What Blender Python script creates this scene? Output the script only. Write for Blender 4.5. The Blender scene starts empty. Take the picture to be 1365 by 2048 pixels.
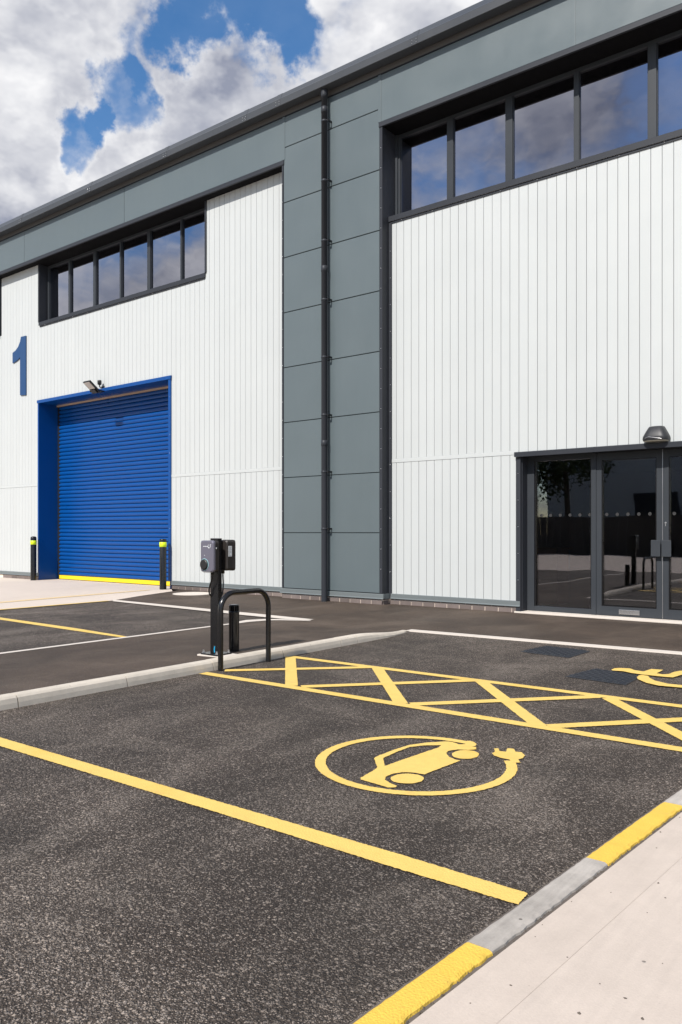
import bpy, bmesh, math, random
from mathutils import Vector, Matrix
random.seed(7)
R = math.radians
scene = bpy.context.scene
col = scene.collection

# ------------------------------------------------------------------ camera
CAM_H = 1.22
FPX, CX, HY, VX = 1560.0, 682.5, 1064.0, -1322.0
_L = math.hypot(CX - VX, FPX)
CC, SS = (CX - VX) / _L, FPX / _L              # camera right = (CC,SS), forward = (-SS,CC)
D = CAM_H * SS / .0688                         # distance of the white wall plane (metres)
cam_d = bpy.data.cameras.new('Camera')
cam = bpy.data.objects.new('Camera', cam_d)
col.objects.link(cam)
cam.location = (0, 0, CAM_H)
cam.rotation_euler = (R(90), 0, math.atan2(SS, CC))
cam_d.sensor_fit = 'VERTICAL'
cam_d.sensor_height = 36.0
cam_d.lens = FPX / 2048 * 36.0
cam_d.shift_y = (HY - 1024) / 2048
cam_d.clip_start = .05
cam_d.clip_end = 3000
scene.camera = cam


def ray(x, y):
    a, b = (x - CX) / FPX, -(y - HY) / FPX
    return Vector((a * CC - SS, a * SS + CC, b))


def gnd(x, y, z=0.0):
    d = ray(x, y)
    t = (z - CAM_H) / d.z
    return (d.x * t, d.y * t)


def fac(x, y, Y):
    d = ray(x, y)
    t = Y / d.y
    return (d.x * t, CAM_H + d.z * t)


# ------------------------------------------------------------------ light
SUN_EL, SUN_AZ = R(44), R(3.0)          # azimuth: shadows drift this far towards -X while falling on the wall
sun_dir = Vector((-math.sin(SUN_AZ) * math.cos(SUN_EL), math.cos(SUN_AZ) * math.cos(SUN_EL), -math.sin(SUN_EL)))
sl = bpy.data.lights.new('Sun', 'SUN')
sl.energy = 5.0
sl.angle = R(.53)
sl.color = (1.0, .95, .885)
so = bpy.data.objects.new('Sun', sl)
so.rotation_euler = sun_dir.to_track_quat('-Z', 'Y').to_euler()
so.location = (2, -6, 30)
col.objects.link(so)

scene.view_settings.view_transform = 'Standard'
scene.view_settings.look = 'None'
scene.view_settings.exposure = .15
scene.view_settings.gamma = 1
scene.view_settings.use_curve_mapping = False


class NT:
    """tiny node-tree writer"""
    def __init__(s, tree):
        s.t = tree
        s.n = tree.nodes
        s.n.clear()

    def node(s, typ, **kw):
        n = s.n.new(typ)
        for k, v in kw.items():
            setattr(n, k, v)
        return n

    def put(s, sock, v):
        if v is None:
            return
        if hasattr(v, 'links') or isinstance(v, bpy.types.NodeSocket):
            s.t.links.new(v, sock)
        else:
            sock.default_value = v

    def math(s, op, a, b=None, c=None, clamp=False):
        n = s.node('ShaderNodeMath', operation=op, use_clamp=clamp)
        s.put(n.inputs[0], a)
        s.put(n.inputs[1], b)
        if c is not None:
            s.put(n.inputs[2], c)
        return n.outputs[0]

    def vmath(s, op, a, b=None):
        n = s.node('ShaderNodeVectorMath', operation=op)
        s.put(n.inputs[0], a)
        if b is not None:
            if op == 'SCALE':
                s.put(n.inputs[3], b)
            else:
                s.put(n.inputs[1], b)
        return n.outputs['Value'] if op in ('DOT_PRODUCT', 'LENGTH') else n.outputs[0]

    def noise(s, vec, scale, detail=4, rough=.55, dist=0.0, lac=2.0):
        n = s.node('ShaderNodeTexNoise')
        s.put(n.inputs['Vector'], vec)
        n.inputs['Scale'].default_value = scale
        n.inputs['Detail'].default_value = detail
        n.inputs['Roughness'].default_value = rough
        n.inputs['Lacunarity'].default_value = lac
        n.inputs['Distortion'].default_value = dist
        return n.outputs[0]

    def voro(s, vec, scale, feature='F1', out='Distance', rnd=1.0):
        n = s.node('ShaderNodeTexVoronoi', feature=feature)
        s.put(n.inputs['Vector'], vec)
        n.inputs['Scale'].default_value = scale
        n.inputs['Randomness'].default_value = rnd
        return n.outputs[out]

    def ramp(s, fac_, a, b, lo=0.0, hi=1.0, smooth=True):
        n = s.node('ShaderNodeMapRange', interpolation_type='SMOOTHSTEP' if smooth else 'LINEAR')
        s.put(n.inputs[0], fac_)
        n.inputs[1].default_value = a
        n.inputs[2].default_value = b
        n.inputs[3].default_value = lo
        n.inputs[4].default_value = hi
        return n.outputs[0]

    def mix(s, f, a, b, blend='MIX'):
        n = s.node('ShaderNodeMix', data_type='RGBA', blend_type=blend)
        s.put(n.inputs[0], f)
        s.put(n.inputs[6], a)
        s.put(n.inputs[7], b)
        return n.outputs[2]

    def bump(s, height, strength, dist, normal=None):
        n = s.node('ShaderNodeBump')
        s.put(n.inputs['Height'], height)
        n.inputs['Strength'].default_value = strength
        n.inputs['Distance'].default_value = dist
        if normal is not None:
            s.put(n.inputs['Normal'], normal)
        return n.outputs[0]

    def sep(s, vec):
        n = s.node('ShaderNodeSeparateXYZ')
        s.put(n.inputs[0], vec)
        return n.outputs

    def comb(s, x, y, z):
        n = s.node('ShaderNodeCombineXYZ')
        for i, v in enumerate((x, y, z)):
            s.put(n.inputs[i], v)
        return n.outputs[0]


def C4(c):
    return (c[0], c[1], c[2], 1.0)


# ---- world: Nishita sky with a layer of broken cumulus
world = bpy.data.worlds.new('World')
scene.world = world
world.use_nodes = True
w = NT(world.node_tree)
sky = w.node('ShaderNodeTexSky', sky_type='NISHITA')
sky.sun_disc = False
sky.sun_elevation = SUN_EL
sky.sun_rotation = math.atan2(-sun_dir.x, -sun_dir.y)
sky.altitude = 50
sky.air_density = 1.0
sky.dust_density = .25
sky.ozone_density = 2.2
hsv = w.node('ShaderNodeHueSaturation')
hsv.inputs['Saturation'].default_value = 1.3
hsv.inputs['Value'].default_value = 1.2
w.put(hsv.inputs['Color'], sky.outputs[0])
dirv = w.vmath('NORMALIZE', w.node('ShaderNodeTexCoord').outputs['Generated'])
dx, dy, dz = w.sep(dirv)
zc = w.math('MAXIMUM', dz, 0.0)
den = w.math('ADD', zc, .55)
cp = w.comb(w.math('DIVIDE', dx, den), w.math('DIVIDE', dy, den), w.math('MULTIPLY', zc, .9))
CLOUD_OFF = (3.1, 7.4, 1.7)
cp = w.vmath('ADD', cp, CLOUD_OFF)


def billow(vec):
    """rounded cumulus heads: two octaves of inverted smooth cells, ruffled by fine noise"""
    wob = w.node('ShaderNodeTexNoise')
    w.put(wob.inputs['Vector'], vec)
    wob.inputs['Scale'].default_value = 5.5
    wob.inputs['Detail'].default_value = 5
    wob.inputs['Roughness'].default_value = .62
    v2 = w.vmath('ADD', vec, w.vmath('SCALE', w.vmath('SUBTRACT', wob.outputs['Color'], (.5, .5, .5)), .24))
    a_ = w.noise(v2, 1.55, 5, .55)
    out = w.math('MULTIPLY', a_, 1.0)
    for sc, am in ((4.2, .20), (10.5, .085)):
        n_ = w.node('ShaderNodeTexVoronoi', feature='F1')
        w.put(n_.inputs['Vector'], v2)
        n_.inputs['Scale'].default_value = sc
        out = w.math('ADD', out, w.math('MULTIPLY', w.math('SUBTRACT', .42, n_.outputs['Distance']), am))
    return out


base = billow(cp)
sun_off = Vector((-sun_dir.x - .5, -sun_dir.y * .3 + .2, 1.0)).normalized() * .07
lit_n = billow(w.vmath('ADD', cp, tuple(sun_off)))
# where the big banks and the blue gaps of this sky lie
BLOBS = [(230, 500, .34, .20), (1060, 250, .36, .055), (110, 110, .20, .12), (40, 380, .22, .10), (400, 270, .11, .20), (590, 150, .08, .14), (790, 60, .13, .18), (400, 110, .05, .12),
         (480, 0, .075, -.36), (640, 10, .07, -.28), (272, 190, .045, -.36), (345, 60, .05, -.28), (183, 268, .03, -.32)]
dens = base
wb = w.node('ShaderNodeTexNoise')
w.put(wb.inputs['Vector'], dirv)
wb.inputs['Scale'].default_value = 9
wb.inputs['Detail'].default_value = 6
wb.inputs['Roughness'].default_value = .62
dirb = w.vmath('NORMALIZE', w.vmath('ADD', dirv, w.vmath('SCALE', w.vmath('SUBTRACT', wb.outputs['Color'], (.5, .5, .5)), .16)))
for px, py, rad, amp in BLOBS:
    d = ray(px, py).normalized()
    if rad > .3:          # the grey bank that the left-hand windows mirror, on the other side of the sky
        d.y = -d.y
    dp = w.vmath('DOT_PRODUCT', dirb, tuple(d))
    m_ = w.ramp(dp, math.cos(rad * 1.35), math.cos(rad * .3), 0.0, amp)
    dens = w.math('ADD', dens, m_)
mask = w.math('ADD', .05, w.math('MULTIPLY', w.ramp(dens, .37, .585), .95))
thick = w.ramp(dens, .54, .80)
rel = w.math('SUBTRACT', base, lit_n)
broad = w.noise(cp, 1.1, 2, .5)
lit = w.math('ADD', .60, w.math('MULTIPLY', rel, 5.5))
lit = w.math('ADD', lit, w.math('MULTIPLY', w.math('SUBTRACT', broad, .5), 1.7))
lit = w.math('SUBTRACT', lit, w.math('MULTIPLY', thick, .20), clamp=True)
ccol = w.mix(lit, C4((.40, .435, .56)), C4((1.24, 1.24, 1.26)))
b1 = w.node('ShaderNodeBackground')
w.put(b1.inputs[0], hsv.outputs[0])
b1.inputs[1].default_value = .12
b2 = w.node('ShaderNodeBackground')
w.put(b2.inputs[0], ccol)
b2.inputs[1].default_value = .69
hz = w.ramp(dz, -.02, .05)
ms = w.node('ShaderNodeMixShader')
w.put(ms.inputs[0], w.math('MULTIPLY', mask, hz))
w.put(ms.inputs[1], b1.outputs[0])
w.put(ms.inputs[2], b2.outputs[0])
wo = w.node('ShaderNodeOutputWorld')
w.put(wo.inputs[0], ms.outputs[0])

world.cycles.sampling_method = 'MANUAL'
world.cycles.sample_map_resolution = 256
scene.render.engine = 'CYCLES'
scene.cycles.max_bounces = 6
scene.cycles.diffuse_bounces = 2
scene.cycles.glossy_bounces = 3
scene.cycles.transparent_max_bounces = 12
scene.cycles.sample_clamp_indirect = 4


# ------------------------------------------------------------------ materials
def new_mat(name):
    m = bpy.data.materials.new(name)
    m.use_nodes = True
    return m, NT(m.node_tree)


def finish(m, t, bsdf):
    o = t.node('ShaderNodeOutputMaterial')
    t.put(o.inputs[0], bsdf.outputs[0])
    return m


def principled(t, color, rough=.5, metal=0.0, spec=.5, normal=None, coat=0.0):
    p = t.node('ShaderNodeBsdfPrincipled')
    t.put(p.inputs['Base Color'], color if not isinstance(color, tuple) else C4(color))
    t.put(p.inputs['Roughness'], rough)
    t.put(p.inputs['Metallic'], metal)
    t.put(p.inputs['Specular IOR Level'], spec)
    t.put(p.inputs['Coat Weight'], coat)
    if normal is not None:
        t.put(p.inputs['Normal'], normal)
    return p


def pos_node(t):
    return t.node('ShaderNodeNewGeometry').outputs['Position']


def coated(name, c, rough=.45, var=.04, wav=.0, dirt=.05, metal=0.0, spec=.5, grain=.0):
    """factory coated metal / plastic with slight tone drift, dust and oil canning"""
    m, t = new_mat(name)
    p = pos_node(t)
    rnd = t.node('ShaderNodeObjectInfo').outputs['Random']
    n1 = t.noise(p, 1.3, 5, .6)
    n2 = t.noise(t.vmath('MULTIPLY', p, (9, 9, 1.2)), 1.0, 5, .6)
    k = t.math('ADD', t.math('MULTIPLY', t.math('SUBTRACT', rnd, .5), var), 1.0)
    k = t.math('ADD', k, t.math('MULTIPLY', t.math('SUBTRACT', n1, .5), dirt * 1.6))
    k = t.math('ADD', k, t.math('MULTIPLY', t.math('SUBTRACT', n2, .5), dirt))
    cc = t.vmath('SCALE', c, k)
    nrm = None
    if wav > 0:
        nrm = t.bump(t.noise(p, .9, 2, .4), wav, .06)
    if grain > 0:
        nrm = t.bump(t.noise(p, 900, 2, .5), grain, .001, nrm)
    rg = t.ramp(n1, .3, .7, rough - .06, rough + .08)
    return finish(m, t, principled(t, cc, rg, metal, spec, nrm))


def tarmac(name, binder, stone, scale, bump, dust, dust_amt, spec=.35):
    m, t = new_mat(name)
    p = pos_node(t)
    fine = t.noise(p, scale * 2.3, 4, .65)
    med = t.noise(p, 14, 5, .65)
    big = t.noise(p, .8, 5, .6, .6)
    # worn and dusty traces drawn out along the bays: there more bare stone shows
    st = t.noise(t.vmath('MULTIPLY', p, (1.5, .5, 1)), 1.0, 7, .66, .5)
    st2 = t.noise(t.vmath('MULTIPLY', t.vmath('ADD', p, (11.0, 3.0, 0)), (.55, 1.3, 1)), 1.0, 7, .66, .4)
    wear = t.math('MAXIMUM', t.ramp(st, .44, .74), t.ramp(st2, .48, .76))
    c = C4(binder)
    hgt = t.math('MULTIPLY', med, .8)
    for sc, lo in ((scale * .72, .70), (scale * 1.45, .56)):
        cells = t.node('ShaderNodeTexVoronoi', feature='F1')
        t.put(cells.inputs['Vector'], p)
        cells.inputs['Scale'].default_value = sc
        cr, cg, cb = t.sep(cells.outputs['Color'])
        thr = t.math('SUBTRACT', lo, t.math('MULTIPLY', wear, .42))
        show = t.math('MULTIPLY', t.math('SUBTRACT', cr, thr), 5.0, clamp=True)
        show = t.math('MULTIPLY', show, t.ramp(cells.outputs['Distance'], .62, .34))
        sc_ = t.mix(cg, C4(tuple(v * .45 for v in stone)), C4(tuple(min(1, v * 1.7) for v in stone)))
        sc_ = t.mix(t.math('MULTIPLY', cb, .35), sc_, C4((stone[0] * .9, stone[1] * 1.0, stone[2] * 1.15)))
        c = t.mix(t.math('MULTIPLY', show, .9), c, sc_)
        hgt = t.math('ADD', hgt, t.ramp(cells.outputs['Distance'], .75, .15))
    c = t.mix(t.ramp(fine, .60, .78, 0, .40), c, C4(tuple(min(1, v * 2.2) for v in stone)))
    c = t.mix(t.ramp(fine, .44, .27, 0, .8), c, C4(tuple(v * .25 for v in binder)))
    drift = t.ramp(big, .30, .70, .70, 1.28)
    drift = t.math('MULTIPLY', drift, t.math('ADD', .80, t.math('MULTIPLY', med, .40)))
    c = t.mix(1.0, c, t.comb(drift, drift, drift), 'MULTIPLY')
    dm = t.math('MULTIPLY', t.math('MULTIPLY', wear, t.ramp(fine, .40, .62)), dust_amt, clamp=True)
    c = t.mix(dm, c, C4(dust))
    hgt = t.math('ADD', hgt, t.math('MULTIPLY', fine, .9))
    nrm = t.bump(hgt, bump, .006)
    nrm = t.bump(t.noise(p, 2.0, 3, .5), .25, .02, nrm)
    return finish(m, t, principled(t, c, t.ramp(fine, .3, .7, .62, .85), 0, spec, nrm))


def concrete(name, c, speck=.5, brush=0.25, stain=.22, spec=.3, joints=None):
    m, t = new_mat(name)
    p = pos_node(t)
    big = t.noise(p, .7, 6, .62, .3)
    med = t.noise(p, 9, 6, .65)
    fine = t.noise(p, 160, 3, .6)
    strk = t.noise(t.vmath('MULTIPLY', p, (40, 2.5, 8)), 1.0, 4, .6)
    k = t.math('ADD', 1.0, t.math('MULTIPLY', t.math('SUBTRACT', big, .5), stain * 2))
    k = t.math('ADD', k, t.math('MULTIPLY', t.math('SUBTRACT', med, .5), stain))
    k = t.math('ADD', k, t.math('MULTIPLY', t.math('SUBTRACT', fine, .5), .18))
    k = t.math('ADD', k, t.math('MULTIPLY', t.math('SUBTRACT', strk, .5), brush * .5))
    cc = t.vmath('SCALE', c, k)
    # dark grit and pits
    v = t.node('ShaderNodeTexVoronoi', feature='F1')
    t.put(v.inputs['Vector'], p)
    v.inputs['Scale'].default_value = 11
    vr = t.sep(v.outputs['Color'])
    pit = t.math('MULTIPLY', t.ramp(v.outputs['Distance'], .075, .045), t.ramp(vr[1], .58, .62))
    cc = t.mix(t.math('MULTIPLY', pit, speck), cc, C4((.09, .08, .07)))
    h = t.math('ADD', t.math('MULTIPLY', fine, .5), t.math('MULTIPLY', strk, .6))
    h = t.math('SUBTRACT', t.math('ADD', h, med), pit)
    return finish(m, t, principled(t, cc, .82, 0, spec, t.bump(h, .35, .004)))


def paint(name, c, worn=.5):
    m, t = new_mat(name)
    p = pos_node(t)
    fine = t.noise(p, 190, 4, .65)
    med = t.noise(p, 16, 6, .68)
    big = t.noise(p, 2.2, 5, .6, .5)
    k = t.math('ADD', .86, t.math('MULTIPLY', med, .28))
    cc = t.vmath('SCALE', c, k)
    cc = t.mix(t.ramp(big, .5, .75, 0, .5), cc, C4((c[0] * .95, c[1] * .84, c[2] * .5)))
    # scuffs: grey rubber in soft patches, bare stone where the film is thin
    scuff = t.math('MULTIPLY', t.ramp(t.noise(t.vmath('MULTIPLY', p, (3.0, 9.0, 1)), 1.0, 6, .65), .54, .72), t.ramp(fine, .36, .62))
    cc = t.mix(t.math('MULTIPLY', scuff, worn * .55), cc, C4((.24, .19, .11)))
    hole = t.math('MULTIPLY', t.ramp(fine, .63, .70), t.ramp(med, .46, .60))
    cc = t.mix(t.math('MULTIPLY', hole, worn), cc, C4((.10, .08, .055)))
    cell = t.voro(p, 110)
    nrm = t.bump(t.math('ADD', t.math('MULTIPLY', cell, -.9), fine), .6, .003)
    return finish(m, t, principled(t, cc, .62, 0, .3, nrm))


def glass(name, base_r, gain, tint, refl):
    m, t = new_mat(name)
    p = pos_node(t)
    fr = t.node('ShaderNodeFresnel')
    fr.inputs['IOR'].default_value = 1.52
    f_ = t.math('ADD', base_r, t.math('MULTIPLY', fr.outputs[0], gain), clamp=True)
    nrm = t.bump(t.noise(t.vmath('MULTIPLY', p, (1.4, 1, 1.0)), 1.1, 1, .4), .035, .05)
    g = t.node('ShaderNodeBsdfGlossy')
    g.inputs['Color'].default_value = C4(refl)
    g.inputs['Roughness'].default_value = .004
    t.put(g.inputs['Normal'], nrm)
    tr = t.node('ShaderNodeBsdfTransparent')
    tr.inputs['Color'].default_value = C4(tint)
    mx = t.node('ShaderNodeMixShader')
    t.put(mx.inputs[0], f_)
    t.put(mx.inputs[1], tr.outputs[0])
    t.put(mx.inputs[2], g.outputs[0])
    return finish(m, t, mx)


M = {}
M['white'] = coated('white_cladding', (.475, .496, .494), .42, .025, .10, .03, spec=.35)
M['grey'] = coated('grey_panel', (.098, .124, .134), .36, .05, .35, .06)
M['flash'] = coated('grey_flashing', (.135, .155, .16), .42, .03, .0, .06)
M['anth'] = coated('anthracite_trim', (.031, .034, .041), .45, .05, .05, .08, spec=.22)
M['gutter'] = coated('gutter_metal', (.056, .061, .069), .42, .05, .12, .08, spec=.3)
M['dark'] = coated('dark_soffit', (.008, .008, .009), .8, .05, .0, .05, spec=.08)
M['closure'] = coated('eaves_closure', (.12, .118, .118), .6, .05, .0, .08)
M['blue'] = coated('blue_steel', (.001, .056, .235), .33, .03, .0, .06, spec=.32)
M['bluesign'] = coated('blue_sign', (.008, .050, .15), .45, .03, .0, .04)
M['frame'] = coated('frame_aluminium', (.037, .042, .049), .42, .03, .0, .05, spec=.25)
M['black'] = coated('black_powder_coat', (.008, .008, .009), .24, .03, .0, .08, grain=.06)
M['blackplastic'] = coated('black_plastic', (.014, .014, .015), .42, .03, .0, .08)
M['charger'] = coated('charger_cover', (.15, .145, .185), .28, .02, .0, .03, metal=.25)
M['chargerback'] = coated('charger_back', (.022, .018, .016), .45, .02, .0, .04)
M['chrome'] = coated('brushed_steel', (.55, .55, .56), .32, .02, .0, .05, metal=.9)
M['hivis'] = coated('hivis_band', (.62, .80, .012), .45, .02, .0, .05)
M['safety'] = coated('safety_yellow', (.80, .58, .015), .5, .02, .0, .08)
M['wood'] = coated('pale_strip', (.50, .36, .26), .6, .02, .0, .08)
M['whitepaint'] = coated('white_print', (.75, .77, .78), .5, .02, .0, .02)
M['dots'] = coated('glass_dot_film', (.022, .022, .022), .6, .02, .0, .02)
M['greyprint'] = coated('grey_print', (.2, .2, .21), .5, .02, .0, .02)
M['cyan'] = coated('cyan_duct', (.01, .35, .62), .5, .02, .0, .04)
M['led'] = coated('pale_ring', (.35, .62, .66), .4, .02, .0, .02)
M['lens'] = coated('lamp_lens', (.55, .50, .45), .25, .02, .0, .06)
M['bulkhead'] = coated('bulkhead_shell', (.017, .018, .021), .5, .02, .0, .03)
M['opal'] = coated('opal_lens', (.62, .60, .50), .3, .02, .0, .04)
M['brick'] = coated('brick_face', (.165, .135, .125), .85, .55, .0, .35, spec=.2, grain=.5)
M['mortar'] = concrete('mortar', (.74, .63, .54), .2, .0, .25)
M['counter'] = coated('counter_wood', (.16, .09, .05), .5, .02, .0, .3)
M['room'] = coated('room_wall', (.16, .16, .15), .8, .02, .0, .05)
M['carpet'] = coated('entrance_matting', (.10, .12, .075), .95, .02, .0, .2, grain=.5)
M['tarmac'] = tarmac('car_park_tarmac', (.046, .034, .026), (.275, .226, .185), 118, 1.0, (.32, .27, .22), .35)
M['pathtar'] = tarmac('footpath_tarmac', (.060, .042, .030), (.110, .082, .061), 190, .55, (.25, .205, .165), .28)
M['yard'] = concrete('yard_concrete', (.525, .45, .385), .7, .35, .2)
M['margin'] = concrete('margin_concrete', (.515, .44, .375), .7, .25, .22)
M['apron'] = concrete('apron_concrete', (.555, .48, .415), .5, .25, .14)
M['kerb'] = concrete('kerb_concrete', (.54, .485, .41), .7, .25, .40)
M['kerbgrey'] = concrete('kerb_concrete_grey', (.41, .375, .335), .8, 1.1, .75)
M['edging'] = concrete('edging_concrete', (.585, .53, .47), .4, .15, .14)
M['joint'] = concrete('gritty_joint', (.13, .11, .095), .7, .0, .6)
M['yellow'] = paint('thermoplastic_yellow', (.72, .50, .135), .6)
M['kerbyellow'] = paint('kerb_yellow_paint', (.72, .475, .075), .5)
M['faintyellow'] = paint('faint_yellow', (.66, .50, .28), .2)
M['gritstone'] = coated('grit_stone', (.10, .085, .07), .9, .1, .0, .5, spec=.2)
M['iron'] = coated('cast_iron', (.022, .024, .029), .42, .02, .0, .25)
M['glassup'] = glass('solar_glass', .32, 1.1, (.22, .23, .26), (.88, .89, 1.0))
M['glasslow'] = glass('door_glass', .065, 1.0, (.80, .81, .79), (.95, .93, 1.0))
M['fence'] = coated('fence_timber', (.05, .042, .036), .8, .3, .0, .2)
M['bark'] = coated('bark', (.07, .055, .04), .9, .1, .0, .3)
M['leaf'] = coated('leaf', (.045, .07, .022), .6, .25, .0, .3)
M['earth'] = tarmac('far_ground', (.06, .055, .05), (.12, .11, .10), 40, .3, (.2, .19, .17), .3)


# ------------------------------------------------------------------ mesh helpers
class MB:
    def __init__(s):
        s.v, s.f, s.sm = [], [], []

    def add(s, vs, fs, smooth=False):
        o = len(s.v)
        s.v += [tuple(v) for v in vs]
        s.f += [tuple(i + o for i in f) for f in fs]
        s.sm += [smooth] * len(fs)
        return s

    def box(s, x0, x1, y0, y1, z0, z1):
        v = [(x, y, z) for z in (z0, z1) for y in (y0, y1) for x in (x0, x1)]
        return s.add(v, [(0, 2, 3, 1), (4, 5, 7, 6), (0, 1, 5, 4), (2, 6, 7, 3), (0, 4, 6, 2), (1, 3, 7, 5)])

    def bbox(s, x0, x1, y0, y1, z0, z1, b):
        """box with chamfered edges"""
        bm = bmesh.new()
        bmesh.ops.create_cube(bm, size=1)
        for v in bm.verts:
            v.co = Vector(((x0 + x1) / 2 + v.co.x * (x1 - x0), (y0 + y1) / 2 + v.co.y * (y1 - y0), (z0 + z1) / 2 + v.co.z * (z1 - z0)))
        bmesh.ops.bevel(bm, geom=bm.edges[:], offset=b, segments=2, affect='EDGES', profile=.6)
        bm.verts.index_update()
        s.add([v.co for v in bm.verts], [[v.index for v in f.verts] for f in bm.faces])
        bm.free()
        return s

    def prism(s, poly, axis, a, b, smooth=False):
        """poly: 2D points; axis: 'x','y','z' = extrusion axis; a,b the ends"""
        n = len(poly)

        def mk(p, q):
            return {'x': (q, p[0], p[1]), 'y': (p[0], q, p[1]), 'z': (p[0], p[1], q)}[axis]
        vs = [mk(p, a) for p in poly] + [mk(p, b) for p in poly]
        s.add(vs, [tuple((i, (i + 1) % n, n + (i + 1) % n, n + i)) for i in range(n)], smooth)
        s.add(vs[:n], [tuple(range(n))])
        s.add(vs[n:], [tuple(range(n))])
        return s

    def tube(s, pts, r, seg=14, cap=True, smooth=True):
        pts = [Vector(p) for p in pts]
        rs = r if isinstance(r, (list, tuple)) else [r] * len(pts)
        up = None
        rings = []
        for i, p in enumerate(pts):
            d = (pts[min(i + 1, len(pts) - 1)] - pts[max(i - 1, 0)]).normalized()
            if up is None:
                up = d.orthogonal().normalized()
            up = (up - d * up.dot(d)).normalized()
            sd = d.cross(up)
            rings.append([p + (up * math.cos(2 * math.pi * k / seg) + sd * math.sin(2 * math.pi * k / seg)) * rs[i] for k in range(seg)])
        vs = [q for rg in rings for q in rg]
        fs = [(i * seg + k, i * seg + (k + 1) % seg, (i + 1) * seg + (k + 1) % seg, (i + 1) * seg + k) for i in range(len(pts) - 1) for k in range(seg)]
        s.add(vs, fs, smooth)
        if cap:
            s.add(rings[0], [tuple(range(seg))])
            s.add(rings[-1], [tuple(range(seg))])
        return s

    def lathe(s, prof, c, seg=24, smooth=True, axis='z'):
        """prof: (r, h) list"""
        vs, fs = [], []
        for r_, h_ in prof:
            for k in range(seg):
                a = 2 * math.pi * k / seg
                p = (r_ * math.cos(a), r_ * math.sin(a), h_)
                if axis == 'y':
                    p = (p[0], p[2], p[1])
                vs.append((c[0] + p[0], c[1] + p[1], c[2] + p[2]))
        n = len(prof)
        for i in range(n - 1):
            for k in range(seg):
                fs.append((i * seg + k, i * seg + (k + 1) % seg, (i + 1) * seg + (k + 1) % seg, (i + 1) * seg + k))
        s.add(vs, fs, smooth)
        s.add(vs[:seg], [tuple(range(seg))])
        s.add(vs[-seg:], [tuple(range(seg))])
        return s

    def mesh(s, name):
        me = bpy.data.meshes.new(name)
        me.from_pydata(s.v, [], s.f)
        bm = bmesh.new()
        bm.from_mesh(me)
        bmesh.ops.recalc_face_normals(bm, faces=bm.faces[:])
        bm.to_mesh(me)
        bm.free()
        me.polygons.foreach_set('use_smooth', s.sm)
        return me

    def build(s, name, mat, parent=None, loc=(0, 0, 0)):
        return link(name, s.mesh(name), mat, parent, loc)


def link(name, me, mat, parent=None, loc=(0, 0, 0)):
    if mat is not None and not me.materials:
        me.materials.append(M[mat])
    o = bpy.data.objects.new(name, me)
    o.location = loc
    if parent is not None:
        o.parent = parent
        # children are modelled in world coordinates unless their thing is an Empty away from the origin
        o.matrix_parent_inverse = Matrix.Translation(-base_of(parent))
    col.objects.link(o)
    return o


def base_of(o):
    v = Vector((0, 0, 0))
    while o is not None:
        v += Vector(o.get('_base', (0, 0, 0)))
        o = None
    return v


def thing(name, label, cat, loc, group=None):
    o = bpy.data.objects.new(name, None)
    o.empty_display_size = .1
    o.location = loc
    o['_base'] = loc
    col.objects.link(o)
    return tag(o, label, cat, group)


def tag(o, label=None, cat=None, group=None, kind=None):
    if label:
        o['label'] = label
    if cat:
        o['category'] = cat
    if group:
        o['group'] = group
    if kind:
        o['kind'] = kind
    return o


def struct(o, label=None):
    o['kind'] = 'structure'
    if label:
        o['label'] = label
    return o


def fill_mesh(name, loops, z, rough=.0025, step=.018, seed=1):
    """flat painted shape from 2D loops (first = outline, others = holes) with slightly ragged edges"""
    rnd = random.Random(seed)
    bm = bmesh.new()
    es = []
    for lp in loops:
        pts = []
        n = len(lp)
        for i in range(n):
            a, b = Vector(lp[i]), Vector(lp[(i + 1) % n])
            k = max(1, int((b - a).length / step))
            for j in range(k):
                q = a.lerp(b, j / k)
                pts.append((q.x + rnd.uniform(-rough, rough), q.y + rnd.uniform(-rough, rough)))
        vs = [bm.verts.new((p[0], p[1], z)) for p in pts]
        es += [bm.edges.new((vs[i], vs[(i + 1) % len(vs)])) for i in range(len(vs))]
    bmesh.ops.triangle_fill(bm, use_beauty=True, edges=es)
    for f_ in bm.faces:
        if f_.normal.z < 0:
            f_.normal_flip()
    me = bpy.data.meshes.new(name)
    bm.to_mesh(me)
    bm.free()
    return me


def strip(a, b, wd):
    a, b = Vector(a), Vector(b)
    d = (b - a).normalized()
    n = Vector((-d.y, d.x)) * wd / 2
    return [tuple(a + n), tuple(a - n), tuple(b - n), tuple(b + n)]


# ------------------------------------------------------------------ ground
TAR_Y0 = -1.8


def sheet(name, poly, z, mat, z2=None):
    me = fill_mesh(name, [poly], z, 0, 5)
    return link(name, me, mat)


struct(sheet('ground', [(-400, -400), (400, -400), (400, 400), (-400, 400)], -.06, 'earth'), 'wide ground around the unit')
struct(sheet('car_park', [(-11.66, TAR_Y0), (-1.16 + (TAR_Y0 - 1.55) * .0715, TAR_Y0), (-.56, 8.32), (12, 8.32), (12, D + .3), (-13.2, D + .3), (-11.66, 8.4)], 0, 'tarmac'),
       'coarse dark tarmac car park in the foreground')


def kx(Y):      # left edge of the right-hand flush kerb
    return -1.16 + (Y - 1.55) * .0715


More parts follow.
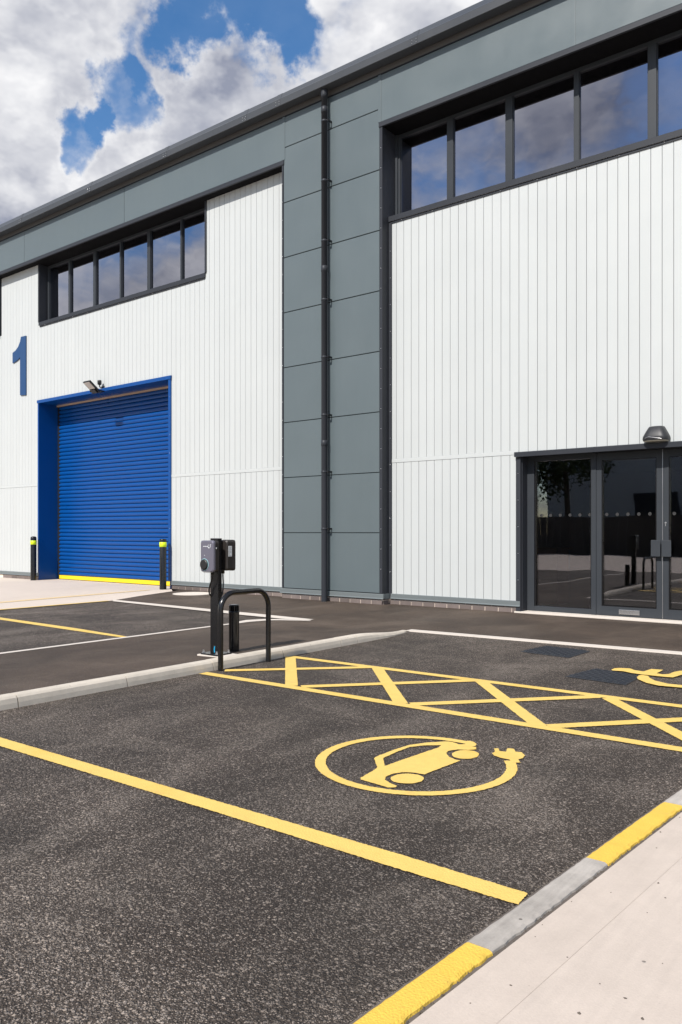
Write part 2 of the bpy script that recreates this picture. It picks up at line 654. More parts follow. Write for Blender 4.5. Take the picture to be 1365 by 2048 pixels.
# concrete yard to the right and behind the camera
struct(sheet('concrete_yard', [(kx(TAR_Y0) + .107, TAR_Y0), (-30, TAR_Y0), (-30, -18), (30, -18), (30, 8.2), (kx(8.2) + .107, 8.2)], .008, 'yard'),
       'pale beige concrete paving beyond the flush kerb')
struct(sheet('concrete_margin', [(kx(TAR_Y0) + .108, TAR_Y0 + .01), (kx(8.1) + .108, 8.1), (kx(8.1) + .275, 8.1), (kx(TAR_Y0) + .265, TAR_Y0 + .01)], .0090, 'margin'),
       'smooth trowelled margin of the concrete beside the flush kerb')
rg = random.Random(11)
grit = MB()


def pebble(x_, y_, z_, r_):
    a_ = rg.uniform(0, 3)
    vs_ = []
    for k_ in range(5):
        t_ = a_ + k_ * 1.2566
        q_ = r_ * rg.uniform(.7, 1.2)
        vs_.append((x_ + q_ * math.cos(t_), y_ + q_ * math.sin(t_), z_))
    vs_.append((x_ + r_ * rg.uniform(-.3, .3), y_ + r_ * rg.uniform(-.3, .3), z_ + r_ * rg.uniform(.5, 1.0)))
    grit.add(vs_, [(k_, (k_ + 1) % 5, 5) for k_ in range(5)])


for _ in range(150):
    yy = rg.uniform(1.0, 6.0)
    pebble(kx(yy) + .12 + rg.random() ** 2 * 2.2, yy, .0085, rg.uniform(.002, .0055))
for _ in range(420):
    yy = rg.uniform(1.2, 7.5)
    pebble(kx(yy) + .098 + rg.gauss(0, .006), yy, .003, rg.uniform(.002, .006))
for _ in range(260):
    yy = rg.uniform(1.2, 7.5)
    pebble(kx(yy) - .012 - abs(rg.gauss(0, .012)), yy, .0, rg.uniform(.002, .0055))
for _ in range(500):
    yy = rg.uniform(2.2, 7.9)
    pebble(-5.085 + abs(rg.gauss(0, .018)), yy, .0, rg.uniform(.003, .008))
for _ in range(160):
    pebble(rg.uniform(-5, -1.3), rg.uniform(1.2, 8), .001, rg.uniform(.002, .005))
go = grit.build('grit', 'gritstone')
tag(go, 'loose dark grit along the kerbs and on the concrete', 'grit', kind='stuff')
# apron in front of the roller door and along the bays
ap = [gnd(345, 1183), gnd(280, 1192.5), (-11.66, 8.35), (-11.64, 6.4), (-11.64, TAR_Y0), (-30, TAR_Y0), (-30, D + .1), (-18.1, D + .1), (-18.1, D + .7), (-13.1, D + .7), (-13.1, D + .02), (-12.75, D + .02)]
struct(sheet('concrete_apron', ap, .006, 'apron'), 'pale concrete apron in front of the blue roller door')

# footpath behind the raised kerb: falls from the kerb to the pin kerb and runs out flush at the dropper
UP = .085
XK = -5.215


def path_z(x, y):
    a = min(1, max(0, (x + 7.45) / (XK + 7.45)))
    b = 1 - min(1, max(0, (y - 6.85) / 1.15))
    return .006 + (UP - .01) * a * b * (3 - 2 * b) * b if b < 1 else .006 + (UP - .01) * a


pm = MB()
ys = [TAR_Y0 + i * (8.25 - TAR_Y0) / 30 for i in range(31)]
xs = [-7.45 + i * (XK + .01 + 7.45) / 8 for i in range(9)]
pv = [(x, y, path_z(x, y)) for y in ys for x in xs]
pf = [(j * 9 + i, j * 9 + i + 1, (j + 1) * 9 + i + 1, (j + 1) * 9 + i) for j in range(30) for i in range(8)]
pm.add(pv, pf, True)
q = [(-12.55, 10.5), (-13.08, D + .02), (-13.08, D + .12), (12, D + .12), (12, 8.28), (XK, 8.25), (-7.45, 8.25), (-7.0, 8.29), (-11.7, 8.46)]
pb = fill_mesh('tmp', [q], .006, 0, 9)
pm.add([v.co for v in pb.vertices], [tuple(p.vertices) for p in pb.polygons])
struct(pm.build('footpath', 'pathtar'), 'smooth dark tarmac footpath along the building')

# ---- raised kerb (left), stones as parts
kerb = struct(MB().box(XK, -5.11, TAR_Y0 + .01, 8.0, -.05, -.012).build('kerb', 'kerb'), 'raised pale concrete kerb beside the charging post')


def kerb_prof(h):
    return [(-5.098, -.03), (-5.108, max(0.004, h - .05)), (-5.118, h - .018), (-5.135, h - .004), (-5.15, h), (XK, h), (XK, -.03)]


y = TAR_Y0 + .02
cuts = []
Y0K = gnd(403, 1337)[1]
yy = Y0K
while yy > TAR_Y0:
    yy -= .915
cuts = [yy + .915 * i for i in range(20)]
cuts = [c for c in cuts if TAR_Y0 < c < 6.7] + [6.86]
for a, b in zip(cuts[:-1], cuts[1:]):
    mb = MB().prism(kerb_prof(UP + random.uniform(-.002, .002)), 'y', a + .004, b - .004)
    mb.build('kerb_stone', 'kerb', kerb)
mb = MB()      # dropper stone running out to the flush corner
p0, p1 = kerb_prof(UP), kerb_prof(.012)
pts = []
for k in range(9):
    tt = k / 8
    yy = 6.864 + tt * 1.2
    sh = -.10 * max(0, tt - .55) / .45
    pts.append([(a[0] + (b[0] - a[0]) * tt + sh, yy, a[1] + (b[1] - a[1]) * (tt * tt * (3 - 2 * tt))) for a, b in zip(p0, p1)])
n = 7
mb.add([p for r_ in pts for p in r_], [(k * n + i, k * n + (i + 1) % n, (k + 1) * n + (i + 1) % n, (k + 1) * n + i) for k in range(8) for i in range(n)], False)
mb.add(pts[0], [tuple(range(n))]).add(pts[-1], [tuple(range(n))])
mb.build('kerb_stone', 'kerb', kerb)

# ---- flush pale edging: along the bay heads, and round the left bays
ed = struct(MB().box(XK - .1, 12, 8.02, 8.20, -.05, -.02).build('edging', 'edging'), 'flush pale edging between car park and footpath')
e0, e1 = gnd(822, 1261.8), gnd(1365, 1307.6)
sl_ = (e1[1] - e0[1]) / (e1[0] - e0[0])
x = e0[0] - .03
while x < 11:
    x2 = x + .915
    ya, yb = e0[1] + (x - e0[0]) * sl_, e0[1] + (x2 - e0[0]) * sl_
    me = MB().add([(x + .002, ya - .07, .011), (x2 - .002, yb - .07, .011), (x2 - .002, yb + .07, .011), (x + .002, ya + .07, .011),
                   (x + .002, ya - .074, -.03), (x2 - .002, yb - .074, -.03), (x2 - .002, yb + .074, -.03), (x + .002, ya + .074, -.03)],
                  [(0, 1, 2, 3), (0, 4, 5, 1), (1, 5, 6, 2), (2, 6, 7, 3), (3, 7, 4, 0)])
    me.build('edging_stone', 'edging', ed)
    x = x2
pin = struct(link('pin_kerb', fill_mesh('pin_kerb', [[(-7.42, TAR_Y0), (-7.42, 7.2), gnd(500, 1245), gnd(538, 1242), gnd(562, 1241.8), gnd(622, 1243.2),
                                                     gnd(622, 1242.2), gnd(562, 1239.6), gnd(530, 1239.4), gnd(492, 1241.4), (-7.50, 7.2), (-7.50, TAR_Y0)]], .0105, 0, 9), 'edging'),
             'narrow pale pin kerb between left bays and footpath')
band = struct(link('edging_band', fill_mesh('edging_band', [[gnd(226, 1200.5), gnd(490, 1226.5), gnd(628, 1240.4), gnd(608, 1243.2), gnd(490, 1232), gnd(226, 1203.8)]], .0125, 0, 9), 'edging'),
              'pale flush edging strip at the head of the left bays')

# ---- flush kerb on the right with painted stones
fk = struct(MB().add([(kx(TAR_Y0) - .010, TAR_Y0, .002), (kx(8.2) - .010, 8.2, .002), (kx(8.2) + .16, 8.2, .002), (kx(TAR_Y0) + .16, TAR_Y0, .002)], [(0, 1, 2, 3)]).build('flush_kerb', 'joint'),
            'flush kerb with alternating yellow and grey stones')
Ya, Yb, Yc = gnd(931, 1891)[1], gnd(1167.6, 1720.5)[1], gnd(1326, 1609.4)[1]
ycut = [Ya - .8 * k for k in range(4, 0, -1)] + [Ya, Yb, Yc] + [Yc + .8 * k for k in range(1, 6)]
for i, (a, b) in enumerate(zip(ycut[:-1], ycut[1:])):
    yel = (i % 2 == 1)
    w_ = .092
    mb = MB()
    rows = []
    nseg = 36
    rr = random.Random(i)
    for k in range(nseg + 1):
        yy = a + .003 + (b - a - .006) * k / nseg
        ja, jb = rr.uniform(-.0015, .0015), rr.uniform(-.004, .002)
        xx = kx(yy)
        rows.append([(xx - .004 + ja, yy, -.01), (xx + .004 + ja, yy, .010), (xx + .012, yy, .015), (xx + w_ - .012 + jb, yy, .015), (xx + w_ - .002 + jb, yy, .009), (xx + w_ + .003 + jb, yy, -.01)])
    for k in range(nseg):
        mb.add(rows[k] + rows[k + 1], [(j, j + 1, 6 + j + 1, 6 + j) for j in range(5)], False)
    mb.add(rows[0], [tuple(range(6))]).add(rows[-1], [tuple(range(6))])
    ks = mb.build('kerb_stone', 'kerbyellow' if yel else 'kerbgrey', fk)
    ks['label'] = 'kerb stone painted yellow' if yel else 'bare grey kerb stone with smears'

# ------------------------------------------------------------------ painted markings
Z1 = .005
ln = link('bay_line', fill_mesh('bay_line', [[gnd(-420, 1352), gnd(-420, 1372), gnd(0, 1493.5), gnd(400, 1616), gnd(800, 1741), gnd(1037, 1812), gnd(1056, 1789), gnd(800, 1711), gnd(400, 1594), gnd(0, 1476)]], Z1, .0022, .008, 3), 'yellow')
tag(ln, 'long yellow bay line crossing the foreground tarmac to the flush kerb', 'road marking')


def z3(p):
    return gnd(600 + p[0] / 2.73, 1440 + p[1] / 2.73)


ev = thing('charging_bay_symbol', 'yellow electric car symbol ringed by a cable and plug, painted on tarmac', 'road marking', (*z3((640, 250)), 0))
# ring centre and radius in plan (metres)
cxr, czr, rr_ = .321 * CAM_H, 3.383 * CAM_H, .4335 * CAM_H
rc = Vector((CC * cxr - SS * czr, SS * cxr + CC * czr))


def ang(p):
    v = Vector(z3(p)) - rc
    return math.atan2(v.y, v.x)


a0 = ang((1188, 226))
a1 = ang((935, 128))
while a1 > a0:
    a1 -= 2 * math.pi
N = 110
ring = []
for k in range(N + 1):
    a = a0 + (a1 - a0) * k / N
    ring.append((rc.x + rr_ * math.cos(a), rc.y + rr_ * math.sin(a)))
inner = []
for k in range(N, -1, -1):
    a = a0 + (a1 - a0) * k / N
    ri = rr_ - .056
    inner.append((rc.x + ri * math.cos(a), rc.y + ri * math.sin(a)))
link('cable_ring', fill_mesh('cable_ring', [ring + inner], Z1, .0022, .008, 5), 'yellow', ev)
hook = [(928, 119), (950, 124), (966, 136), (960, 146), (942, 149), (915, 147), (880, 150), (868, 138), (900, 137), (915, 134), (916, 129), (905, 126), (915, 118)]
link('cable_tail', fill_mesh('cable_tail', [[z3(p) for p in hook]], Z1 + .0006, .001, .02, 6), 'yellow', ev)
body = [(330, 322), (395, 285), (424, 264), (406, 213), (430, 199), (520, 165), (600, 140), (700, 127), (800, 121), (835, 125), (880, 141), (962, 152), (964, 164), (925, 168), (865, 165), (815, 172), (798, 184), (815, 205), (845, 219), (878, 226),
        (860, 233), (760, 271), (680, 302), (655, 298), (610, 291), (560, 290), (505, 299), (470, 314), (465, 330), (492, 350), (530, 364), (522, 373), (480, 374), (425, 356), (336, 331)]
hole = [(456, 212), (530, 178), (600, 152), (680, 143), (772, 142), (758, 154), (600, 208), (464, 256)]
link('car_body', fill_mesh('car_body', [[z3(p) for p in body], [z3(p) for p in hole]], Z1, .0022, .008, 8), 'yellow', ev)
for (wx, wy, rx, ry) in ((587, 325, 91, 27), (905, 193, 74, 24)):
    link('car_wheel', fill_mesh('car_wheel', [[z3((wx + rx * math.cos(t_ * math.pi / 18), wy + ry * math.sin(t_ * math.pi / 18))) for t_ in range(36)]], Z1, .0022, .008, 9), 'yellow', ev)
plug = [(1050, 186), (1066, 178), (1060, 160), (1084, 159), (1092, 175), (1126, 178), (1134, 159), (1168, 162), (1178, 178), (1214, 181), (1229, 199), (1216, 214), (1192, 221), (1207, 238), (1160, 238), (1148, 222), (1098, 212), (1062, 200)]
link('plug', fill_mesh('plug', [[z3(p) for p in plug]], Z1 + .0006, .0022, .008, 10), 'yellow', ev)

hb = thing('hatched_strip', 'yellow cross-hatched access strip running from the hoop barrier to the right', 'road marking', (-4, 5.2, 0))
YL, YU = 4.595, 5.735
link('border_line', fill_mesh('border_line', [strip((-5.075, YL - .015), (-.93, YL + .02), .098)], Z1, .0022, .008, 21), 'yellow', hb)
link('border_line', fill_mesh('border_line', [strip((-5.06, YU - .03), (-.84, YU + .03), .098)], Z1, .0022, .008, 22), 'yellow', hb)
for k in range(4):
    xa = -5.075 + 1.035 * k
    me = fill_mesh('diagonal_bar', [strip((xa + .01, YU - .03), (xa + .98, YL + .03), .10)], Z1 + .0005, .0022, .008, 30 + k)
    link('diagonal_bar', me, 'yellow', hb)
    xa = -5.03 + 1.02 * k
    if k < 4:
        e_ = (xa + .95, YU - .02) if k < 3 else (xa + .95, YU)
        s_ = (xa, YL + .05) if k else (xa + .02, YL + .18)
        link('diagonal_bar', fill_mesh('diagonal_bar', [strip(s_, e_, .10)], Z1 + .001, .0022, .008, 40 + k), 'yellow', hb)


def z6(p):
    return gnd(1020 + p[0] / 3.957, 1240 + p[1] / 3.957)


wc = thing('wheelchair_symbol', 'yellow wheelchair symbol beside the nearer drain cover at the picture edge', 'road marking', (-1.7, 6.8, 0))
fig = [(805, 401), (830, 391), (870, 389), (950, 392), (985, 405), (1058, 417), (1120, 397), (1215, 404), (1163, 431), (1210, 440), (1260, 437), (1300, 420), (1345, 412), (1420, 408), (1700, 428), (1700, 448), (1420, 436), (1365, 442), (1292, 464), (1230, 460), (1050, 441), (960, 428), (900, 415), (815, 409)]
link('figure', fill_mesh('figure', [[z6(p) for p in fig]], Z1 + .006, .0022, .008, 51), 'yellow', wc)
hd = Vector(z6((1760, 440)))
link('head', fill_mesh('head', [[(hd.x + .075 * math.cos(t_ * .314), hd.y + .075 * math.sin(t_ * .314)) for t_ in range(20)]], Z1 + .006, .0022, .008, 52), 'yellow', wc)
arc = [(1003, 452), (1045, 444), (1095, 452), (1108, 468), (1150, 490), (1250, 514), (1365, 526), (1500, 527), (1640, 515), (1720, 492), (1790, 500), (1720, 530), (1600, 546), (1480, 550), (1365, 546), (1180, 530), (1080, 507), (1012, 477)]
link('wheel_arc', fill_mesh('wheel_arc', [[z6(p) for p in arc]], Z1 + .006, .0022, .008, 53), 'yellow', wc)

yl = link('bay_line', fill_mesh('bay_line', [[gnd(-60, 1228), gnd(-60, 1232), gnd(0, 1239.8), gnd(150, 1262), gnd(243, 1275.5), gnd(257, 1274.2), gnd(150, 1256.8), gnd(0, 1235.4)]], Z1, .002, .04, 61), 'yellow')
tag(yl, 'yellow bay line on the left tarmac ending at the pale pin kerb', 'road marking')
yl = link('edge_line', fill_mesh('edge_line', [[(-11.63, 2), (-11.63, 8.33), (-11.71, 8.33), (-11.71, 2)]], .0105, .002, .05, 62), 'yellow')
tag(yl, 'thin yellow line along the edge of the concrete apron', 'road marking')
yl = link('edge_line', fill_mesh('edge_line', [[gnd(-30, 1207.2), gnd(0, 1204.8), gnd(150, 1192), gnd(300, 1180), gnd(300, 1181.2), gnd(150, 1194.2), gnd(0, 1207), gnd(-30, 1209.6)]], .0105, .002, .05, 63), 'faintyellow')
tag(yl, 'faint worn yellow line across the pale concrete apron', 'road marking')

# ------------------------------------------------------------------ the building
bld = thing('industrial_unit', 'tall industrial unit clad in white planks and grey panels', 'building', (-9, D + .2, 0))
XL, XR = -23.0, 3.0
P = .2                               # how far the grey cladding stands in front of the white
YG = D - P
X_PL, X_PR = fac(566.5, 700, YG)[0], -7.444           # grey pier
Z_HEAD = 7.985                       # underside of the grey fascia
Z_FT = 8.86
Z_SEAM = 2.385
Z_BASE = .185
DOOR = (-18.13, -13.075, 4.535)      # roller door x0, x1, head
WL = (-18.15, -11.96, 6.44)          # left window band: x0, x1, sill
WR = (X_PR, XR, 6.455)               # right window band
WF = (XL, -20.03, 6.44)
ENT = (-5.095, -1.05, 2.37)          # entrance

# backing wall with openings (behind planks)
bw = MB()


def wall_rect(x0, x1, z0, z1, y0=None, y1=None):
    bw.box(x0, x1, D + .045 if y0 is None else y0, D + .14 if y1 is None else y1, z0, z1)


wall_rect(XL, DOOR[0] - .03, -.2, 6.44)
wall_rect(DOOR[0] - .029, DOOR[1] + .029, 4.52, 6.438)
wall_rect(DOOR[1] + .03, -7.40, -.2, 6.442)
wall_rect(-7.398, ENT[0] - .01, -.2, 6.44)
wall_rect(ENT[0] - .008, ENT[1], 2.38, 6.438)
wall_rect(ENT[1] + .002, XR, -.2, 6.436)
wall_rect(XL, XR, 7.99, 9.2)
wall_rect(-20.03, -18.16, 6.445, 7.988)
wall_rect(-11.95, -7.45, 6.445, 7.988)
wall = bw.build('wall', 'dark', bld)

PITCH = .1475
JX = fac(1265 + 199 / 13.65, 700, D)[0]


def planks(x0, x1, spans):
    """vertical planks between x0 and x1; spans(xa,xb) -> list of (z0,z1)"""
    k0 = math.floor((x0 - JX) / PITCH)
    k = k0
    while True:
        a, b = JX + k * PITCH, JX + (k + 1) * PITCH
        k += 1
        if a >= x1:
            break
        ga = (.0022, .004) if a >= x0 else (.0, .0003)
        gb = (.0022, .004) if b <= x1 else (.0, .0003)
        a, b = max(a, x0), min(b, x1)
        if b - a < .0008:
            continue
        for z0, z1 in spans(a, b):
            if z1 - z0 < .02:
                continue
            dy = random.uniform(-.0008, .0008)
            poly = [(a + ga[0], D + .04), (a + ga[0], D + ga[1] + dy), (a + ga[0] + ga[1], D + dy), (b - gb[0] - gb[1], D + dy), (b - gb[0], D + gb[1] + dy), (b - gb[0], D + .04)]
            MB().prism(poly, 'z', z0, z1).build('cladding_plank', 'white', wall)


def spans_left(a, b):
    m_ = (a + b) / 2
    out = []
    top = Z_HEAD + .05
    if (WL[0] < m_ < WL[1]) or m_ < WF[1]:
        top = WL[2] + .03
    if DOOR[0] < m_ < DOOR[1]:
        out.append((DOOR[2] + .01, top))
    else:
        out += [(Z_BASE - .02, Z_SEAM - .003), (Z_SEAM + .062, top)]
    return out


def spans_right(a, b):
    m_ = (a + b) / 2
    top = WR[2] + .03
    if m_ > ENT[0]:
        return [(2.40, top)]
    return [(Z_BASE - .02, Z_SEAM - .003), (Z_SEAM + .062, top)]


planks(XL, DOOR[0] - .005, spans_left)
planks(DOOR[0] - .005, DOOR[1] + .005, spans_left)
planks(DOOR[1] + .005, -9.60, spans_left)
planks(-7.385, ENT[0] - .005, spans_right)
planks(ENT[0] - .005, XR, spans_right)
# horizontal joint flashing
for xa, xb in ((XL, DOOR[0] - .004), (DOOR[1] + .004, -9.60), (-7.385, ENT[0] - .004)):
    MB().prism([(D - .006, Z_SEAM), (D - .006, Z_SEAM + .055), (D - .001, Z_SEAM + .060), (D + .03, Z_SEAM + .060), (D + .03, Z_SEAM)], 'x', xa, xb).build('joint_flashing', 'white', wall)


def drip(x0, x1, yf, dx=0):
    poly = [(yf - .012, .105), (yf - .030, .098), (yf - .032, .104), (yf - .018, .118), (yf - .018, Z_BASE - .006), (yf - .012, Z_BASE), (yf + .03, Z_BASE), (yf + .03, .112)]
    return MB().prism(poly, 'x', x0, x1).build('base_flashing', 'flash', wall)


drip(XL, DOOR[0] - .02, D)
drip(DOOR[1] - .005, X_PL - .06, D)
drip(X_PL - .055, X_PR + .03, YG)
drip(-7.405, ENT[0] + .03, D)
drip(ENT[1] + .05, XR, D)
MB().box(X_PR + .012, X_PR + .028, YG + .031, D - .02, .10, Z_BASE).build('base_flashing', 'flash', wall)

# brick plinth
plinths = []
for x0, x1, yf in ((XL, DOOR[0] - .03, D + .003), (DOOR[1] + .03, X_PL - .02, D + .003), (X_PL - .02, X_PR - .012, YG + .003), (X_PR - .012, ENT[0] + .03, D + .003), (ENT[1] + .06, XR, D + .003)):
    plinths.append(MB().box(x0, x1, yf, D + .2, -.15, .11).build('brick_plinth', 'mortar', bld))
bme = {}


def brick_at(x0, x1, yf, z0, z1, plinth):
    ln_ = round(x1 - x0, 3)
    key = (ln_, round(z1 - z0, 3))
    if key not in bme:
        bme[key] = MB().bbox(0, ln_, 0, .05, 0, z1 - z0, .004).mesh('brick')
    o = link('brick', bme[key], 'brick', plinth, (x0, yf + random.uniform(-.002, .002), z0))
    return o


for pi_, (x0, x1, yf) in enumerate(((-19.9, DOOR[0] - .03, D - .004), (DOOR[1] + .03, X_PL - .02, D - .004), (X_PL - .02, X_PR - .012, YG - .004), (X_PR - .006, ENT[0] + .028, D - .004))):
    for c_, z0 in ((0, .004), (1, .080)):
        x = x0 - (.1125 if c_ else .0)
        while x < x1:
            a, b = max(x, x0), min(x + .215, x1)
            if b - a > .02:
                brick_at(a, b, yf, z0, z0 + .065, plinths[pi_])
            x += .225
# return of the pier plinth
for c_, z0 in ((0, .004), (1, .080)):
    bb = MB().bbox(X_PR - .06, X_PR - .004, YG + .047, D + .03, z0, z0 + .065, .004)
    bb.build('brick', 'brick', plinths[2])

# ---- grey pier with panels
pier = MB().box(X_PL + .01, X_PR - .012, YG + .012, D + .02, .112, Z_FT - .02).build('pier', 'dark', bld)
seams = [.19] + [1.205 + 1.0125 * k for k in range(8)] + [Z_FT]


def panel(x0, x1, z0, z1, parent, yf=YG, g=.004):
    mb = MB()
    c = .006
    x0 += g
    x1 -= g
    z0 += g
    z1 -= g
    v = [(x0, yf + .011, z0), (x1, yf + .011, z0), (x1, yf + .011, z1), (x0, yf + .011, z1), (x0 + c, yf, z0 + c), (x1 - c, yf, z0 + c), (x1 - c, yf, z1 - c), (x0 + c, yf, z1 - c)]
    mb.add(v, [(4, 5, 6, 7), (0, 1, 5, 4), (1, 2, 6, 5), (2, 3, 7, 6), (3, 0, 4, 7)])
    return mb.build('wall_panel', 'grey', parent)


XM = -8.60
for z0, z1 in zip(seams[:-1], seams[1:]):
    panel(X_PL + .012, XM, z0, z1, pier)
    panel(XM, X_PR - .055, z0, z1, pier)


def rivets(pts, parent, axis='y', r=.007):
    mb = MB()
    for p in pts:
        prof = [(r, 0), (r * .8, -.004), (r * .3, -.006)]
        if axis == 'y':
            mb.lathe(prof, p, 7, True, 'y')
    o = mb.build('rivet', 'chrome', parent)
    o['kind'] = 'stuff'
    return o


# edge trims of the pier
MB().box(X_PL - .022, X_PL + .012, YG - .006, D - .001, .19, Z_HEAD + .03).build('corner_trim', 'anth', pier)
MB().box(X_PR - .055, X_PR, YG - .006, YG + .012, .19, Z_HEAD + .03).build('corner_trim', 'anth', pier)
MB().box(X_PR - .012, X_PR - .001, YG + .012, D + .36, .112, Z_HEAD + .03).build('return_panel', 'anth', pier)
MB().box(X_PR + .001, -7.386, D - .012, D + .02, Z_BASE, WR[2] - .03).build('corner_trim', 'anth', pier)
rivets([(X_PR - .028, YG - .006, .6 + .335 * k) for k in range(22)], pier)
rivets([(-7.415, D - .012, .55 + .45 * k) for k in range(13)], pier)
rivets([(X_PL - .004, YG - .006, .6 + .335 * k) for k in range(22)], pier)

# ---- grey fascia above
fa = MB().box(XL, X_PL - .002, YG + .012, D + .04, Z_HEAD + .05, Z_FT - .02)
fa.box(X_PR + .002, XR, YG + .012, D + .04, Z_HEAD + .05, Z_FT - .021)
fascia = fa.build('fascia', 'dark', bld)
fx = [XL, fac(49, 480, YG)[0], fac(249, 420, YG)[0], X_PL + .012]
for a, b in zip(fx[:-1], fx[1:]):
    panel(a, b, Z_HEAD + .082, Z_FT, fascia, g=.003)
for a, b in ((X_PR - .05, -4.19), (-4.15, -.2), (-.2, XR)):
    panel(a, b, Z_HEAD + .082, Z_FT, fascia, g=.003)
for xj in (X_PL + .02, -7.50, -4.17):
    MB().bbox(xj - .03, xj + .03, YG - .008, YG + .01, Z_HEAD + .085, Z_FT - .002, .003).build('joint_strip', 'grey', fascia)
# head trim (drip) below the fascia + black soffit
for a, b in ((XL, X_PL + .03), (X_PR - .065, XR)):
    MB().prism([(YG - .018, Z_HEAD), (YG - .018, Z_HEAD + .07), (YG - .012, Z_HEAD + .08), (YG + .02, Z_HEAD + .08), (YG + .02, Z_HEAD)], 'x', a, b).build('head_trim', 'anth', fascia)
    MB().box(a + .001, b - .001, YG + .021, D + .42, Z_HEAD + .004, Z_HEAD + .05).build('soffit', 'dark', fascia)
# closure band + panel-top angle above the fascia panels
MB().box(XL, XR, YG + .02, D + .04, Z_FT + .022, 9.25).build('eaves_closure', 'closure', fascia)
MB().box(XL, XR, YG - .004, YG + .04, Z_FT + .002, Z_FT + .018).build('top_angle', 'anth', fascia)

# ---- gutter and roof
gp = [(D - .40, 8.95), (D - .41, 8.956), (D - .415, 9.07), (D - .40, 9.09), (D - .345, 9.20), (D - .335, 9.205), (D - .30, 9.20), (D - .19, 9.20), (D - .19, 8.99), (D - .25, 8.95)]
gut = MB().prism(gp, 'x', XL, XR).build('gutter', 'gutter', bld)
gj = [fac(xp, 100, D - .41)[0] for xp in (41, 178, 330, 489, 556, 829)] + [1.0]
for xj in gj:
    MB().prism([(p[0] - .003 if p[0] < D - .3 else p[0], p[1] + (.003 if p[1] > 9.1 else (-.002 if p[1] < 9 else 0))) for p in gp], 'x', xj - .06, xj + .06).build('gutter_joint', 'gutter', gut)
    rivets([(xj + dx_, D - .418, zz) for dx_ in (-.04, .04) for zz in (8.98, 9.03)], gut)
MB().add([(XL - .3, D - .3, 9.2), (XR + .3, D - .3, 9.2), (XR + .3, D + 30, 10.9), (XL - .3, D + 30, 10.9), (XL - .3, D - .3, 9.15), (XR + .3, D - .3, 9.15), (XR + .3, D + 30, 10.8), (XL - .3, D + 30, 10.8)],
         [(0, 1, 2, 3), (4, 7, 6, 5), (0, 4, 5, 1), (1, 5, 6, 2), (2, 6, 7, 3), (3, 7, 4, 0)]).build('roof', 'gutter', bld)

# ---- downpipe
XP, YP = -8.607, D - .305
dp = MB().lathe([(.054, -.02), (.054, 8.80), (.056, 8.80), (.062, 8.86), (.062, 8.96)], (XP, YP, 0), 22).build('downpipe', 'anth', bld)
for zc_ in [8.40, 7.36, 6.31, 5.28, 4.275, 3.265, 2.27, 1.275]:
    MB().lathe([(.0545, -.018), (.0575, -.016), (.0575, .016), (.0545, .018)], (XP, YP, zc_), 22).build('collar', 'anth', dp)
    b_ = MB().box(XP + .05, XP + .090, YP - .006, YP + .006, zc_ - .016, zc_ + .016)
    b_.box(XP + .072, XP + .090, YP + .006, YG - .001, zc_ - .016, zc_ + .016)
    b_.build('bracket', 'black', dp)
for zc_ in (5.82, 2.77, 8.60):
    MB().lathe([(.0545, -.05), (.059, -.047), (.059, .047), (.0545, .05)], (XP, YP, zc_), 22).build('collar', 'anth', dp)

# ---- interior shell
inn = MB()
inn.box(XL, XR, D + 14, D + 14.2, 0, 9)
inn.box(XL - .2, XL - .01, D + .02, D + 14.2, -.2, 9.1)
inn.box(XR + .01, XR + .2, D + .02, D + 14.2, -.2, 9.1)
inn.box(-10.0, -9.8, D + .15, D + 14, 0, 9.0)
inn.build('inner_wall', 'room', bld)
MB().box(-9.79, XR, D + .15, D + 14, 3.1, 3.4).build('upper_floor', 'room', bld)
MB().box(-9.79, XR, D + .45, D + 14, 8.05, 8.2).build('ceiling', 'room', bld)
MB().box(-9.79, XR, D + .42, D + 14, -.1, .012).build('floor', 'carpet', bld)
MB().box(XL, -10.01, D + .75, D + 14, -.1, .010).build('floor', 'room', bld)

# ------------------------------------------------------------------ windows
YF = D + .20          # front of mullions
YGL = D + .245        # glass plane


def window_band(x0, x1, zs, mulls, left_reveal, right_reveal, glass_mat):
    """mulls: list of (xa, xb) bars; panes between them"""
    fr = MB()
    fr.box(x0 + .002, x1, YF, YF + .13, zs + .02, zs + .095)                # bottom rail
    fr.box(x0 + .002, x1, YF + .002, YF + .13, Z_HEAD - .055, Z_HEAD - .002)  # top rail
    win = fr.build('window', 'frame', bld)
    for (a, b, dep) in mulls:
        mb = MB().bbox(a, b, YF - dep, YF + .12, zs + .096, Z_HEAD - .056, .004)
        mb.build('mullion', 'frame', win)
    for (a0_, b0_, _), (a1_, b1_, _) in zip(mulls[:-1], mulls[1:]):
        MB().box(b0_ + .001, a1_ - .001, YGL, YGL + .024, zs + .093, Z_HEAD - .053).build('pane', glass_mat, win)
        # slim inner bead
        MB().box(b0_ + .001, b0_ + .010, YGL - .022, YGL - .001, zs + .096, Z_HEAD - .056).build('bead', 'frame', win)
        MB().box(a1_ - .010, a1_ - .001, YGL - .022, YGL - .001, zs + .096, Z_HEAD - .056).build('bead', 'frame', win)
    # sill flashing: sloping tray with a front lip
    e0_, e1_ = x0 - (.02 if left_reveal else 0), x1 + (.012 if right_reveal else 0)
    MB().prism([(D - .030, zs - .012), (D - .030, zs + .072), (D - .024, zs + .078), (YF + .02, zs + .098), (YF + .02, zs + .018), (D - .012, zs + .002)], 'x', e0_, e1_).build('sill', 'anth', win)
    MB().box(x0 + .01, x1 - .001, D - .014, D + .03, zs - .045, zs - .013).build('sill_trim', 'anth', win)
    rivets([(x0 + .25 + .6 * k, D - .014, zs - .03) for k in range(int((x1 - x0 - .3) / .6) + 1)], win)
    return win


